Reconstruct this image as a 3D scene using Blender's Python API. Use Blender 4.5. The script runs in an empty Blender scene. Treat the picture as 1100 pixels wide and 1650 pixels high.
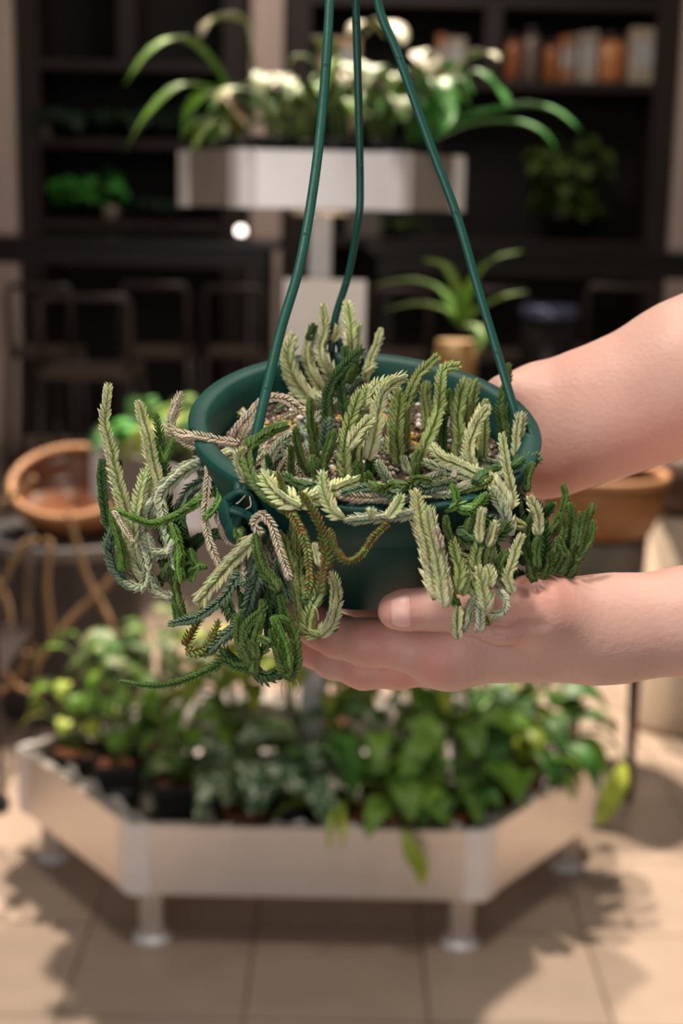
import bpy, math, random
import numpy as np
from mathutils import Vector, Matrix
random.seed(7); np.random.seed(7)
PI = math.pi
C = bpy.context.scene.collection
# ---------------------------------------------------------------- camera
PITCH, ROLL, EYE, FPX = math.radians(12.2), math.radians(1.2), 1.30, 1650*50/36.0
fwd = Vector((0, math.cos(PITCH), -math.sin(PITCH)))
r0 = Vector((1, 0, 0)); u0 = r0.cross(fwd)
rgt = r0*math.cos(ROLL)+u0*math.sin(ROLL)
upv = -r0*math.sin(ROLL)+u0*math.cos(ROLL)
CAM = Vector((0, 0, EYE))
cd = bpy.data.cameras.new('camera'); cam = bpy.data.objects.new('camera', cd); C.objects.link(cam)
cam.matrix_world = Matrix(((rgt.x, upv.x, -fwd.x, CAM.x), (rgt.y, upv.y, -fwd.y, CAM.y), (rgt.z, upv.z, -fwd.z, CAM.z), (0, 0, 0, 1)))
cd.sensor_fit = 'VERTICAL'; cd.sensor_height = 36; cd.sensor_width = 24; cd.lens = 50
cd.clip_start = 0.02; cd.clip_end = 60
cd.dof.use_dof = True; cd.dof.focus_distance = 0.585; cd.dof.aperture_fstop = 7.6
bpy.context.scene.camera = cam
sc = bpy.context.scene
sc.view_settings.view_transform = 'Standard'; sc.view_settings.look = 'None'
sc.view_settings.gamma = 1; sc.view_settings.use_curve_mapping = False
sc.view_settings.exposure = 0.0
# ---------------------------------------------------------------- light
w = bpy.data.worlds.new('world'); sc.world = w; w.use_nodes = True
w.node_tree.nodes['Background'].inputs[0].default_value = (1.0, 0.90, 0.82, 1)
w.node_tree.nodes['Background'].inputs[1].default_value = 0.13
def lamp(name, kind, loc, target, energy, size=.2, col=(1, .82, .66), spot=60, blend=.5):
    l = bpy.data.lights.new(name, kind); o = bpy.data.objects.new(name, l); C.objects.link(o)
    o.location = loc; d = Vector(target)-Vector(loc); o.rotation_euler = d.to_track_quat('-Z', 'Y').to_euler()
    l.energy = energy; l.color = col
    if kind == 'AREA': l.shape = 'DISK'; l.size = size
    if kind == 'SPOT': l.spot_size = math.radians(spot); l.spot_blend = blend; l.shadow_soft_size = size
    return o
lamp('ceiling_spot_light', 'SPOT', (-0.40, 4.5, 4.6), (-0.25, 2.7, 0), 1180, .07, spot=44, blend=.25)
lamp('ceiling_spot_light', 'SPOT', (0.46, 4.45, 4.6), (0.4, 2.7, 0), 1180, .07, spot=44, blend=.25)
lamp('ceiling_spot_light', 'SPOT', (-0.5, 0.05, 2.9), (0.02, .62, 1.18), 135, .13, col=(1, .90, .78), spot=38, blend=.8)
lamp('ceiling_spot_light', 'SPOT', (0.9, 0.5, 2.9), (0.12, .62, 1.2), 58, .18, col=(1, .88, .76), spot=42, blend=.8)
lamp('front_fill_light', 'AREA', (-1.2, -1.6, 2.0), (0, 1.5, .9), 11, 1.6, col=(.95, .95, 1.0))  # unseen broad fill from behind the camera, no window there
lamp('front_fill_light', 'AREA', (-.35, -.9, 1.15), (0, .6, 1.15), 6.5, .9, col=(1, .93, .88))  # added fill near the camera, lifts the fingers in the pot's shadow
lamp('ceiling_panel_light', 'AREA', (0.1, 1.5, 3.1), (0, 2.6, .4), 24, .5, col=(1, .86, .74))
lamp('ceiling_panel_light', 'AREA', (0, 6.2, 3.3), (0, 7, .8), 26, 1.2, col=(1, .85, .72))
# ---------------------------------------------------------------- placing helpers
def ray(x, y): return fwd + rgt*((x-550)/FPX) + upv*((825-y)/FPX)
def P(x, y, d): return CAM + ray(x, y)*d                       # point at pixel x,y and depth d along the optical axis
def WY(x, y, Y):
    r = ray(x, y); return CAM + r*(Y/r.y)                       # ray meets the plane of world distance Y
def WZ(x, y, z=0.0):
    r = ray(x, y); return CAM + r*((z-EYE)/r.z)
def K(x, y, d): return Vector(((x-550)/FPX*d, (825-y)/FPX*d, d))   # camera-space right, up, depth
def K2W(v): return CAM + rgt*float(v[0]) + upv*float(v[1]) + fwd*float(v[2])
# ---------------------------------------------------------------- object helpers
def obj(name, verts, faces, mats, parent=None, smooth=True, cols=None, fm=None):
    me = bpy.data.meshes.new(name); me.from_pydata([tuple(v) for v in verts], [], [tuple(f) for f in faces])
    if not isinstance(mats, (list, tuple)): mats = [mats]
    for m in mats: me.materials.append(m)
    if fm is not None: me.polygons.foreach_set('material_index', fm)
    if smooth: me.polygons.foreach_set('use_smooth', [True]*len(me.polygons))
    if cols is not None:
        a = me.color_attributes.new('Col', 'FLOAT_COLOR', 'POINT')
        arr = np.ones((len(verts), 4), np.float32); arr[:, :3] = np.array(cols, np.float32)[:, :3]
        a.data.foreach_set('color', arr.ravel())
    me.update()
    o = bpy.data.objects.new(name, me); C.objects.link(o)
    if parent:
        o.parent = parent
        o.matrix_parent_inverse = world_of(parent).inverted()
    return o
def world_of(o):
    return (world_of(o.parent) @ o.matrix_parent_inverse if o.parent else Matrix.Identity(4)) @ o.matrix_basis
def empty(name, loc=(0, 0, 0)):
    o = bpy.data.objects.new(name, None); C.objects.link(o); o.location = loc; o.empty_display_size = .05; return o
def tag(o, label, cat=None, group=None, kind=None):
    if label: o['label'] = label
    if cat: o['category'] = cat
    if group: o['group'] = group
    if kind: o['kind'] = kind
    return o
def thing(name, loc, label, cat, group=None): return tag(empty(name, loc), label, cat, group)
def struct(o): o['kind'] = 'structure'; return o
class MB:
    def __init__(s): s.v = []; s.f = []; s.c = []; s.m = []
    def add(s, vs, fs, col=None, mi=0):
        n = len(s.v); s.v += [Vector(v) for v in vs]; s.f += [tuple(i+n for i in f) for f in fs]
        s.m += [mi]*len(fs)
        s.c += [col or (1, 1, 1)]*len(vs) if not isinstance(col, list) else col
    def box(s, lo, hi, rz=0, org=(0, 0, 0), col=None, bev=0.0):
        x0, y0, z0 = lo; x1, y1, z1 = hi
        if bev > 0:
            b = bev; vs = []; 
            ring = lambda z, i: [(x0+b, y0+i, z), (x1-b, y0+i, z), (x1-i, y0+b, z), (x1-i, y1-b, z), (x1-b, y1-i, z), (x0+b, y1-i, z), (x0+i, y1-b, z), (x0+i, y0+b, z)]
            rs = [ring(z0, b*.6), ring(z0+b, 0), ring(z1-b, 0), ring(z1, b*.6)]
            fs = []
            for k in range(3):
                for j in range(8): fs.append((k*8+j, k*8+(j+1) % 8, k*8+8+(j+1) % 8, k*8+8+j))
            fs += [tuple(range(7, -1, -1)), tuple(range(24, 32))]
            vs = sum(rs, [])
        else:
            vs = [(x0, y0, z0), (x1, y0, z0), (x1, y1, z0), (x0, y1, z0), (x0, y0, z1), (x1, y0, z1), (x1, y1, z1), (x0, y1, z1)]
            fs = [(3, 2, 1, 0), (4, 5, 6, 7), (0, 1, 5, 4), (1, 2, 6, 5), (2, 3, 7, 6), (3, 0, 4, 7)]
        R = Matrix.Rotation(rz, 3, 'Z')
        s.add([R @ Vector(v)+Vector(org) for v in vs], fs, col)
    def lathe(s, prof, n=32, org=(0, 0, 0), rot=None, col=None, closed=False):
        vs = []; fs = []
        for (r, z) in prof:
            for k in range(n):
                a = 2*PI*k/n; v = Vector((r*math.cos(a), r*math.sin(a), z))
                vs.append((rot @ v if rot else v)+Vector(org))
        m = len(prof)
        for i in range(m-1 if not closed else m):
            for k in range(n):
                a, b = i*n+k, i*n+(k+1) % n; i2 = (i+1) % m
                fs.append((a, b, i2*n+(k+1) % n, i2*n+k))
        if not closed:
            fs.append(tuple(range(n-1, -1, -1))); fs.append(tuple((m-1)*n+k for k in range(n)))
        s.add(vs, fs, col)
    def tube(s, pts, rad, n=8, flat=1.0, ref=None, col=None):
        pts = [Vector(p) for p in pts]
        if not isinstance(rad, (list, tuple)): rad = [rad]*len(pts)
        vs = []; fs = []; u = None
        for i, p in enumerate(pts):
            t = (pts[min(i+1, len(pts)-1)]-pts[max(i-1, 0)]).normalized()
            if u is None:
                u = (ref or Vector((0, 0, 1) if abs(t.z) < .9 else (1, 0, 0))); 
            u = (u-t*u.dot(t)).normalized(); b = t.cross(u)
            for k in range(n):
                a = 2*PI*k/n; vs.append(p+(u*math.cos(a)*flat+b*math.sin(a))*rad[i])
        for i in range(len(pts)-1):
            for k in range(n):
                fs.append((i*n+k, i*n+(k+1) % n, (i+1)*n+(k+1) % n, (i+1)*n+k))
        fs.append(tuple(range(n-1, -1, -1))); fs.append(tuple((len(pts)-1)*n+k for k in range(n)))
        s.add(vs, fs, col)
    def build(s, name, mats, parent=None, smooth=True, cols=False):
        return obj(name, s.v, s.f, mats, parent, smooth, s.c if cols else None, s.m)
def spline(pts, n):
    """Catmull-Rom resample of a list of Vectors to about n points, even in length"""
    pts = [Vector(p) for p in pts]
    if len(pts) == 2: pts = [pts[0], (pts[0]+pts[1])/2, pts[1]]
    ext = [pts[0]*2-pts[1]]+pts+[pts[-1]*2-pts[-2]]
    out = []
    for i in range(1, len(ext)-2):
        a, b, c, d = ext[i-1:i+3]
        for k in range(12):
            t = k/12
            out.append(.5*((2*b)+(c-a)*t+(2*a-5*b+4*c-d)*t*t+(3*b-a-3*c+d)*t**3))
    out.append(pts[-1])
    L = [0]
    for i in range(1, len(out)): L.append(L[-1]+(out[i]-out[i-1]).length)
    res = []; j = 0
    for k in range(n):
        s = L[-1]*k/(n-1)
        while j < len(L)-2 and L[j+1] < s: j += 1
        f = 0 if L[j+1] == L[j] else min(1, (s-L[j])/(L[j+1]-L[j]))
        res.append(out[j].lerp(out[j+1], f))
    return res, L[-1]
# ---------------------------------------------------------------- materials
def mat(name, col=(.5, .5, .5), rough=.5, metal=0, var=.0, scale=20, bump=0, bscale=60, attr=False, spec=.5, sss=0, coat=0, col2=None, lo=.35, hi=.65, stretch=None, emit=None, trans=0):
    m = bpy.data.materials.new(name); m.use_nodes = True; nt = m.node_tree; N = nt.nodes; b = N['Principled BSDF']
    b.inputs['Roughness'].default_value = rough; b.inputs['Metallic'].default_value = metal
    b.inputs['Specular IOR Level'].default_value = spec
    tc = N.new('ShaderNodeTexCoord'); src = tc.outputs['Object']
    if stretch:
        mp = N.new('ShaderNodeMapping'); mp.inputs['Scale'].default_value = stretch; nt.links.new(src, mp.inputs[0]); src = mp.outputs[0]
    base = None
    if attr:
        a = N.new('ShaderNodeAttribute'); a.attribute_name = 'Col'; base = a.outputs['Color']
    nz = N.new('ShaderNodeTexNoise'); nz.inputs['Scale'].default_value = scale; nz.inputs['Detail'].default_value = 5; nt.links.new(src, nz.inputs['Vector'])
    if col2 is not None:
        cr = N.new('ShaderNodeValToRGB'); cr.color_ramp.elements[0].position = lo; cr.color_ramp.elements[1].position = hi
        cr.color_ramp.elements[0].color = (*col, 1); cr.color_ramp.elements[1].color = (*col2, 1)
        nt.links.new(nz.outputs['Fac'], cr.inputs[0]); base = cr.outputs[0]
    if var > 0:
        mr = N.new('ShaderNodeMapRange'); mr.inputs['From Min'].default_value = .3; mr.inputs['From Max'].default_value = .7
        mr.inputs['To Min'].default_value = 1-var; mr.inputs['To Max'].default_value = 1+var
        nt.links.new(nz.outputs['Fac'], mr.inputs['Value'])
        mx = N.new('ShaderNodeVectorMath'); mx.operation = 'SCALE'
        if base is not None: nt.links.new(base, mx.inputs[0])
        else: mx.inputs[0].default_value = col
        nt.links.new(mr.outputs[0], mx.inputs['Scale']); base = mx.outputs[0]
    if base is not None: nt.links.new(base, b.inputs['Base Color'])
    else: b.inputs['Base Color'].default_value = (*col, 1)
    if bump > 0:
        n2 = N.new('ShaderNodeTexNoise'); n2.inputs['Scale'].default_value = bscale; n2.inputs['Detail'].default_value = 6; nt.links.new(src, n2.inputs['Vector'])
        bp = N.new('ShaderNodeBump'); bp.inputs['Strength'].default_value = bump; bp.inputs['Distance'].default_value = .001
        nt.links.new(n2.outputs['Fac'], bp.inputs['Height']); nt.links.new(bp.outputs[0], b.inputs['Normal'])
    if sss > 0:
        b.inputs['Subsurface Weight'].default_value = sss; b.inputs['Subsurface Radius'].default_value = (1, .35, .2); b.inputs['Subsurface Scale'].default_value = .004
    if coat: b.inputs['Coat Weight'].default_value = coat
    if trans: b.inputs['Transmission Weight'].default_value = trans
    if emit: b.inputs['Emission Color'].default_value = (*emit[0], 1); b.inputs['Emission Strength'].default_value = emit[1]
    return m
M = {}
M['plastic'] = mat('green_plastic', (.006, .052, .042), .5, var=.22, scale=30, bump=.15, bscale=300, spec=.28)
M['strand'] = mat('green_strand_plastic', (.007, .072, .055), .35, var=.1, scale=60, bump=.1, bscale=300)
M['stem'] = mat('succulent_leaf', attr=True, rough=.55, var=.12, scale=250, sss=.0, spec=.35)
M['gran'] = mat('soil_granule', attr=True, rough=.8, var=.15, scale=900)
M['root'] = mat('dry_root', (.6, .5, .38), .8)
M['nail'] = mat('fingernail', (.78, .45, .40), .38, spec=.5, sss=.2, var=.03)
M['metal'] = mat('brushed_steel', (.76, .72, .70), .36, metal=.82, var=.05, scale=8, stretch=(1, 1, 60))
M['strip'] = mat('pale_steel_strip', (.84, .83, .86), .4, metal=.15, var=.03)
M['leg'] = mat('painted_steel_leg', (.60, .54, .48), .4, metal=.5, var=.05)
M['liner'] = mat('clear_plastic_liner', (.62, .60, .57), .25, var=.3, scale=25, bump=.6, bscale=60, spec=.8)
M['dark_wood'] = mat('dark_brown_wood', (.015, .0075, .007), .6, var=.25, scale=6, stretch=(4, 4, .5), bump=.05)
M['back_panel'] = mat('near_black_panel', (.0042, .003, .0036), .8, var=.2, scale=3)
M['black_top'] = mat('black_table_top', (.010, .0095, .010), .22, var=.1)
M['black_metal'] = mat('black_metal', (.016, .013, .013), .35, metal=.3)
M['gray_metal'] = mat('grey_metal_frame', (.06, .048, .046), .4, metal=.5)
M['seat'] = mat('brown_seat', (.06, .038, .028), .5, var=.2)
M['blackpot'] = mat('black_nursery_pot', (.011, .011, .012), .42, bump=.1)
M['terra'] = mat('terracotta_pot', (.17, .045, .018), .7, var=.2, scale=20, bump=.2)
M['compost'] = mat('bark_compost', (.07, .028, .012), .95, col2=(.24, .085, .025), scale=90, bump=.8, bscale=150)
M['tagw'] = mat('white_paper_label', (.55, .56, .58), .6, col2=(.30, .31, .33), scale=160, lo=.5, hi=.7)
M['sign'] = mat('off_white_card', (.82, .80, .77), .6, var=.04, scale=20)
M['petiole'] = mat('leaf_petiole', (.10, .16, .03), .5, var=.15)
M['leather'] = mat('orange_brown_leather', (.30, .125, .045), .5, var=.2, scale=12, bump=.15, bscale=50)
M['leather_in'] = mat('glossy_brown_lining', (.17, .068, .034), .28, var=.25, scale=30, bump=.5, bscale=40)
M['rim_l'] = mat('tan_leather_rim', (.42, .22, .10), .55, var=.15)
M['jute'] = mat('jute_cord', (.33, .205, .11), .95, var=.25, scale=120, bump=.8, bscale=300)
M['felt'] = mat('charcoal_felt', (.045, .041, .042), .9, var=.25, scale=14, bump=.3)
M['concrete'] = mat('grey_concrete', (.13, .115, .10), .85, var=.2, scale=16)
M['darkwick'] = mat('dark_brown_wicker', (.06, .026, .012), .6, var=.4, scale=60, bump=.6)
M['side_wall'] = mat('brown_side_wall', (.42, .30, .23), .6, var=.2, scale=2)
M['plaster'] = mat('beige_column', (.62, .50, .45), .7, var=.08, scale=4, stretch=(12, 1, .4))
def leafmat(name, c, c2=None, scale=30, lo=.5, hi=.58, rough=.48):
    return mat(name, c, rough, var=.18, scale=scale, col2=c2, lo=lo, hi=hi, spec=.5)
M['lf_green'] = leafmat('green_leaf', (.075, .20, .014), (.17, .33, .025), 14, .35, .7)
M['lf_dark'] = leafmat('dark_green_leaf', (.022, .10, .014), (.06, .19, .022), 14, .35, .7)
M['lf_lime'] = leafmat('lime_leaf', (.22, .34, .02), (.44, .50, .06), 18, .4, .7)
M['lf_var'] = leafmat('cream_variegated_leaf', (.045, .14, .02), (.27, .31, .15), 38, .50, .56)
M['lf_spk'] = leafmat('silver_spotted_leaf', (.025, .095, .028), (.42, .50, .38), 75, .53, .58)
M['lf_cream'] = leafmat('cream_leaf', (.26, .25, .15), (.14, .21, .06), 26, .55, .63)
M['lf_olive'] = leafmat('olive_leaf', (.05, .085, .012), (.10, .17, .02), 10, .35, .7)
M['lf_blackish'] = leafmat('blackish_green_leaf', (.006, .020, .012), (.015, .04, .02), 10, .35, .7)  # very dark green, used for the left shelf plants
M['lf_bright'] = leafmat('bright_green_leaf', (.03, .20, .025), (.06, .32, .04), 14, .35, .7)
M['lf_tan'] = leafmat('dry_tan_leaf', (.34, .20, .10), (.45, .30, .17), 20, .35, .7)
# tiles
fm = bpy.data.materials.new('beige_floor_tile'); fm.use_nodes = True; nt = fm.node_tree; N = nt.nodes; b = N['Principled BSDF']
b.inputs['Roughness'].default_value = .38
tc = N.new('ShaderNodeTexCoord'); mp = N.new('ShaderNodeMapping'); nt.links.new(tc.outputs['Object'], mp.inputs[0])
br = N.new('ShaderNodeTexBrick'); br.offset = 0; br.inputs['Scale'].default_value = 1
br.inputs['Color1'].default_value = (.40, .315, .255, 1); br.inputs['Color2'].default_value = (.44, .35, .28, 1); br.inputs['Mortar'].default_value = (.22, .165, .12, 1)
br.inputs['Mortar Size'].default_value = .004; br.inputs['Mortar Smooth'].default_value = .3
br.inputs['Brick Width'].default_value = .302; br.inputs['Row Height'].default_value = .302
mp.inputs['Location'].default_value = (.142, .025, 0)
nt.links.new(mp.outputs[0], br.inputs['Vector'])
nz = N.new('ShaderNodeTexNoise'); nz.inputs['Scale'].default_value = 9; nz.inputs['Detail'].default_value = 6; nt.links.new(tc.outputs['Object'], nz.inputs['Vector'])
mr = N.new('ShaderNodeMapRange'); mr.inputs['From Min'].default_value = .3; mr.inputs['From Max'].default_value = .7; mr.inputs['To Min'].default_value = .92; mr.inputs['To Max'].default_value = 1.06
nt.links.new(nz.outputs['Fac'], mr.inputs['Value']); vm = N.new('ShaderNodeVectorMath'); vm.operation = 'SCALE'
nt.links.new(br.outputs['Color'], vm.inputs[0]); nt.links.new(mr.outputs[0], vm.inputs['Scale']); nt.links.new(vm.outputs[0], b.inputs['Base Color'])
M['tile'] = fm
# skin: vertex colour carries the natural redness over the knuckles
sk = mat('skin', attr=True, rough=.48, var=.035, scale=60, bump=.32, bscale=420, sss=.25, spec=.4)
M['skin'] = sk
# ================================================================ the setting
m = MB(); m.box((-6, -3, -.05), (6, 8.6, 0)); struct(m.build('floor', M['tile'], smooth=False))
YB = 8.3
m = MB(); m.box((-6, YB, 0), (6, YB+.15, 3.6)); struct(m.build('wall_back', M['back_panel'], smooth=False))
for nm, x in (('wall_left', -6.15), ('wall_right', 6.0)):
    m = MB(); m.box((x, -3, 0), (x+.15, 8.6, 3.6)); struct(m.build(nm, M['side_wall'], smooth=False))
# pale columns between the shelving units
def column(i, xa, xb, Y0, Y1):
    a = WY(xa, 300, Y0).x; b2 = WY(xb, 300, Y0).x
    m = MB(); m.box((a, Y0, 0), (b2, Y1, 3.6), bev=.01); n = max(2, int((b2-a)/.06))
    for k in range(n): 
        x = a+(b2-a)*(k+.5)/n; m.box((x-.012, Y0-.012, 0), (x+.012, Y0, 3.6), bev=.004)
    struct(m.build('trim_%d' % i, M['plaster'], smooth=False))
column(1, -330, 22, 7.75, YB); column(2, 402, 453, 7.75, YB); column(3, 1088, 1500, 7.75, YB)
# shelving units
def bookcase(label, xa, xb, shelves, dividers, zb=2.75):
    Y0, Y1 = 7.85, YB-.01
    a = WY(xa, 300, Y0).x+.003; b2 = WY(xb, 300, Y0).x-.003
    t = thing('shelving_unit', ((a+b2)/2, Y0+.2, 0), label, 'shelf')
    m = MB(); m.box((a, Y1-.03, 0), (b2, Y1, zb)); m.build('back_panel', M['back_panel'], t, False)
    for (x0, x1) in ((a, a+.14), (b2-.14, b2)):
        m = MB(); m.box((x0, Y0, 0), (x1, Y1-.031, zb), bev=.006); m.build('side_panel', M['dark_wood'], t, False)
    zs = []
    for (yp, xs0, xs1) in shelves:
        z = WY(500, yp, Y0).z; zs.append(z)
        x0 = a+.141 if xs0 is None else WY(xs0, yp, Y0).x; x1 = b2-.141 if xs1 is None else WY(xs1, yp, Y0).x
        m = MB(); m.box((x0, Y0+.005, z-.05), (x1, Y1-.031, z), bev=.004); m.build('shelf', M['dark_wood'], t, False)
    for (xp, y0, y1) in dividers:
        x = WY(xp, 300, Y0).x; z1 = WY(500, y0, Y0).z-.051; z0 = WY(500, y1, Y0).z+.001
        m = MB(); m.box((x-.05, Y0+.003, z0), (x+.05, Y1-.031, z1), bev=.004); m.build('divider', M['dark_wood'], t, False)
    return zs
zL = bookcase('dark brown shelving unit on the left with green plants on its shelves', 24, 400, [(-160, None, None), (104, None, None), (230, None, None), (362, None, None), (700, None, None)], [(206, -160, 104)])
zR = bookcase('dark brown shelving unit on the right with books and jars on its top shelf', 456, 1086, [(-10, None, None), (122, None, None), (380, None, None), (700, None, None)], [(785, -10, 122)])
# ================================================================ books, boxes and jars on the right shelf
def book(x0, x1, ytop, color, label, group='books, jars and boxes on the right shelf', kind='book'):
    Y = 7.93; z0 = zR[1]+.001; a = WY(x0, 100, Y).x; c = WY(x1, 100, Y).x-.002; z1 = WY(x0, ytop, Y).z
    mm = mat(label.split()[0]+'_cover', color, .5, var=.2, scale=20)
    t = thing(kind, ((a+c)/2, Y, z0), label, 'box' if kind == 'box' else kind, group)
    if kind == 'jar':
        r = (c-a)/2; h = z1-z0
        mm = mat('amber_glass', color, .15, var=.3, scale=20)
        m = MB(); m.lathe([(r*.8, 0), (r, .01), (r, h*.75), (r*.7, h*.85)], 20, ((a+c)/2, Y+r, z0)); m.build('body', mm, t)
        m = MB(); m.lathe([(r*.74, h*.85), (r*.74, h)], 20, ((a+c)/2, Y+r, z0)); m.build('lid', M['gray_metal'], t)
    else:
        d = .15
        m = MB(); m.box((a, Y, z0), (c, Y+d, z1), bev=.002); m.build('cover', mm, t, False)
        m = MB(); m.box((a+(c-a)*.15, Y-.001, z0+(z1-z0)*.3), (c-(c-a)*.15, Y-.0002, z0+(z1-z0)*.75)); m.build('label_patch', M['tagw'], t, False)
CO = [(.45, .16, .06), (.35, .26, .20), (.20, .15, .13), (.42, .15, .05), (.50, .18, .07), (.34, .20, .13), (.45, .40, .33), (.66, .27, .10), (.68, .30, .13), (.50, .43, .34)]
book(812, 840, 52, CO[0], 'orange-brown jar, leftmost on the right shelf', kind='jar')
book(841, 873, 40, CO[2], 'dark jar beside the leftmost orange-brown jar on the shelf', kind='jar')
book(878, 900, 62, CO[3], 'small orange jar third from the left on the shelf', kind='jar')
book(902, 914, 58, CO[4], 'thin orange book beside the small orange jar')
book(916, 929, 55, CO[5], 'thin brown-beige book left of the cream books')
book(934, 951, 52, CO[6], 'cream box left of the bright orange jar', kind='box')
book(952, 962, 50, CO[6], 'narrow cream book touching the bright orange jar')
book(963, 1012, 50, CO[7], 'bright peach-orange jar, widest on the right shelf', kind='jar')
book(1014, 1068, 44, CO[9], 'large cream box at the right end of the shelf', kind='box')
book(703, 718, 55, CO[0], 'orange-brown book in the left bay behind the upper plants')
book(720, 750, 60, CO[6], 'beige box in the left bay beside the orange-brown book', kind='box')
book(515, 580, 60, (.62, .42, .26), 'peach coloured box behind the hanger strands', kind='box')
# ================================================================ leaves
def leaf_grid(path, width, profile='ovate', cup=.25, nl=9, nw=4, fold=0.0, upref=Vector((0, 0, 1))):
    """a leaf blade along a path: real curved surface with a midrib and cupped sides"""
    pts, L = spline(path, nl+1); vs = []; fs = []
    for i, p in enumerate(pts):
        t = (pts[min(i+1, nl)]-pts[max(i-1, 0)]).normalized()
        side = t.cross(upref); 
        if side.length < .05: side = t.cross(Vector((0, 1, 0)))
        side.normalize(); nrm = side.cross(t)
        s = i/nl
        if profile == 'heart': wd = (max(0, (s+.06))**.42)*((1-s)**.85)*1.75
        elif profile == 'strap': wd = min(1, s*5+.25)*min(1, (1-s)*3.2)**.8
        elif profile == 'spoon': wd = (.2+.8*s**1.2)*min(1, (1-s)*4)**.7
        else: wd = math.sin(PI*min(1, s*.93+.05))**.8
        wd = max(wd, .02)*width/2
        for j in range(nw+1):
            q = (j/nw)*2-1
            vs.append(p+side*(q*wd)+nrm*(abs(q)**1.3*wd*cup))
    W = nw+1
    for i in range(nl):
        for j in range(nw): fs.append((i*W+j, i*W+j+1, (i+1)*W+j+1, (i+1)*W+j))
    return vs, fs
def thicken(o, t):
    md = o.modifiers.new('thick', 'SOLIDIFY'); md.thickness = t; md.offset = 0; return o
def rnd(a, b): return a+(b-a)*random.random()
def foliage_leaf(mb, mp, base, az, reach, rise, length, width, prof, droop=.6, tilt=0, cup=.22):
    d = Vector((math.cos(az), math.sin(az), 0))
    tip0 = base+d*reach+Vector((0, 0, rise))
    mid = base+d*reach*.35+Vector((0, 0, rise*.75))
    pts, _ = spline([base, mid, tip0], 6)
    mp.tube(pts, .0018, 5)
    a1 = tip0; a2 = tip0+d*length*.5+Vector((0, 0, length*(.12-droop*.25))); a3 = tip0+d*length*.9+Vector((0, 0, -length*droop*.75))
    up = Vector((tilt*-d.y, tilt*d.x, 1)).normalized()
    v, f = leaf_grid([a1, a2, a3], width, prof, cup, 9, 4, upref=up); mb.add(v, f)
def pot_round(t, loc, r, h, m):
    b = MB(); x, y, z = loc
    b.lathe([(r*.74, 0), (r*.97, h*.82), (r*1.06, h*.83), (r*1.06, h), (r*.95, h), (r*.9, h*.86), (r*.02, h*.84)], 28, loc); b.build('pot', m, t)
    b = MB(); b.lathe([(r*.88, h*.80), (r*.9, h*.87), (r*.4, h*.93), (r*.02, h*.9)], 20, loc); b.build('soil', M['compost'], t)
def pot_square(t, loc, s, h, m, rz=0):
    b = MB(); x, y, z = loc; R = Matrix.Rotation(rz, 3, 'Z')
    def ring(q, zz): return [R @ Vector((a*q, c*q, zz))+Vector(loc) for a, c in ((-1, -.8), (-.8, -1), (.8, -1), (1, -.8), (1, .8), (.8, 1), (-.8, 1), (-1, .8))]
    rs = [ring(s*.36, 0), ring(s*.47, h*.85), ring(s*.5, h*.86), ring(s*.5, h), ring(s*.45, h), ring(s*.44, h*.86)]
    vs = sum(rs, []); fs = []
    for k in range(5):
        for j in range(8): fs.append((k*8+j, k*8+(j+1) % 8, k*8+8+(j+1) % 8, k*8+8+j))
    fs += [tuple(range(7, -1, -1)), tuple(range(40, 48))]
    b.add(vs, fs); b.build('pot', m, t, False)
    b = MB(); vs = ring(s*.43, h*.865)+ring(s*.40, h*.92); fs = [(j, (j+1) % 8, 8+(j+1) % 8, 8+j) for j in range(8)]+[tuple(range(7, -1, -1)), tuple(range(8, 16))]
    b.add(vs, fs); b.build('soil', M['compost'], t)
def potted(label, loc, pot='round', r=.045, h=.075, kind='heart', lm='lf_green', n=14, reach=.09, rise=.11, ll=.085, lw=.06, group='potted plants in the bottom tray', cat='plant', rz=0, lab=False, pm=None, name='potted_plant', az0=None, azr=None, droop=(.35, .95), rl=.65):
    t = thing(name, loc, label, cat, group); loc = Vector(loc)
    if pot == 'round': pot_round(t, loc, r, h, M[pm or 'terra'])
    elif pot == 'square': pot_square(t, loc, r*2, h, M[pm or 'blackpot'], rz)
    mb = MB(); mp = MB()
    for i in range(n):
        az = i*2.4+rnd(-.4, .4) if az0 is None else az0+rnd(-azr, azr)
        k = .25+.75*math.sqrt((i+.5)/n)
        base = loc+Vector((math.cos(az)*r*.25, math.sin(az)*r*.25, h*.88))
        foliage_leaf(mb, mp, base, az, reach*k*rnd(.8, 1.15), rise*rnd(rl, 1.2)*(1.25-.5*k), ll*rnd(.7, 1.15), lw*rnd(.7, 1.15), kind, rnd(*droop), rnd(-.4, .4))
    lf = mb.build('leaves', M[lm], t); thicken(lf, .0008); mp.build('stalks', M['petiole'], t)
    if lab:
        b = MB(); R = Matrix.Rotation(rz, 3, 'Z')
        s = r*.94
        c = [(-.023, 0, h*.60), (.023, 0, h*.60), (.023, 0, h*.84), (-.023, 0, h*.84)]
        def q(v, o_): return R @ Vector((v[0], -(s*(.76+.24*v[2]/h))-o_, v[2]))+loc
        vs = [q(v, .0012) for v in c]+[q(v, .0002) for v in c]
        b.add(vs, [(0, 1, 2, 3), (7, 6, 5, 4), (0, 4, 5, 1), (1, 5, 6, 2), (2, 6, 7, 3), (3, 7, 4, 0)]); tag(b.build('label', M['tagw'], t, False), 'white barcode label')
    return t
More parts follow.
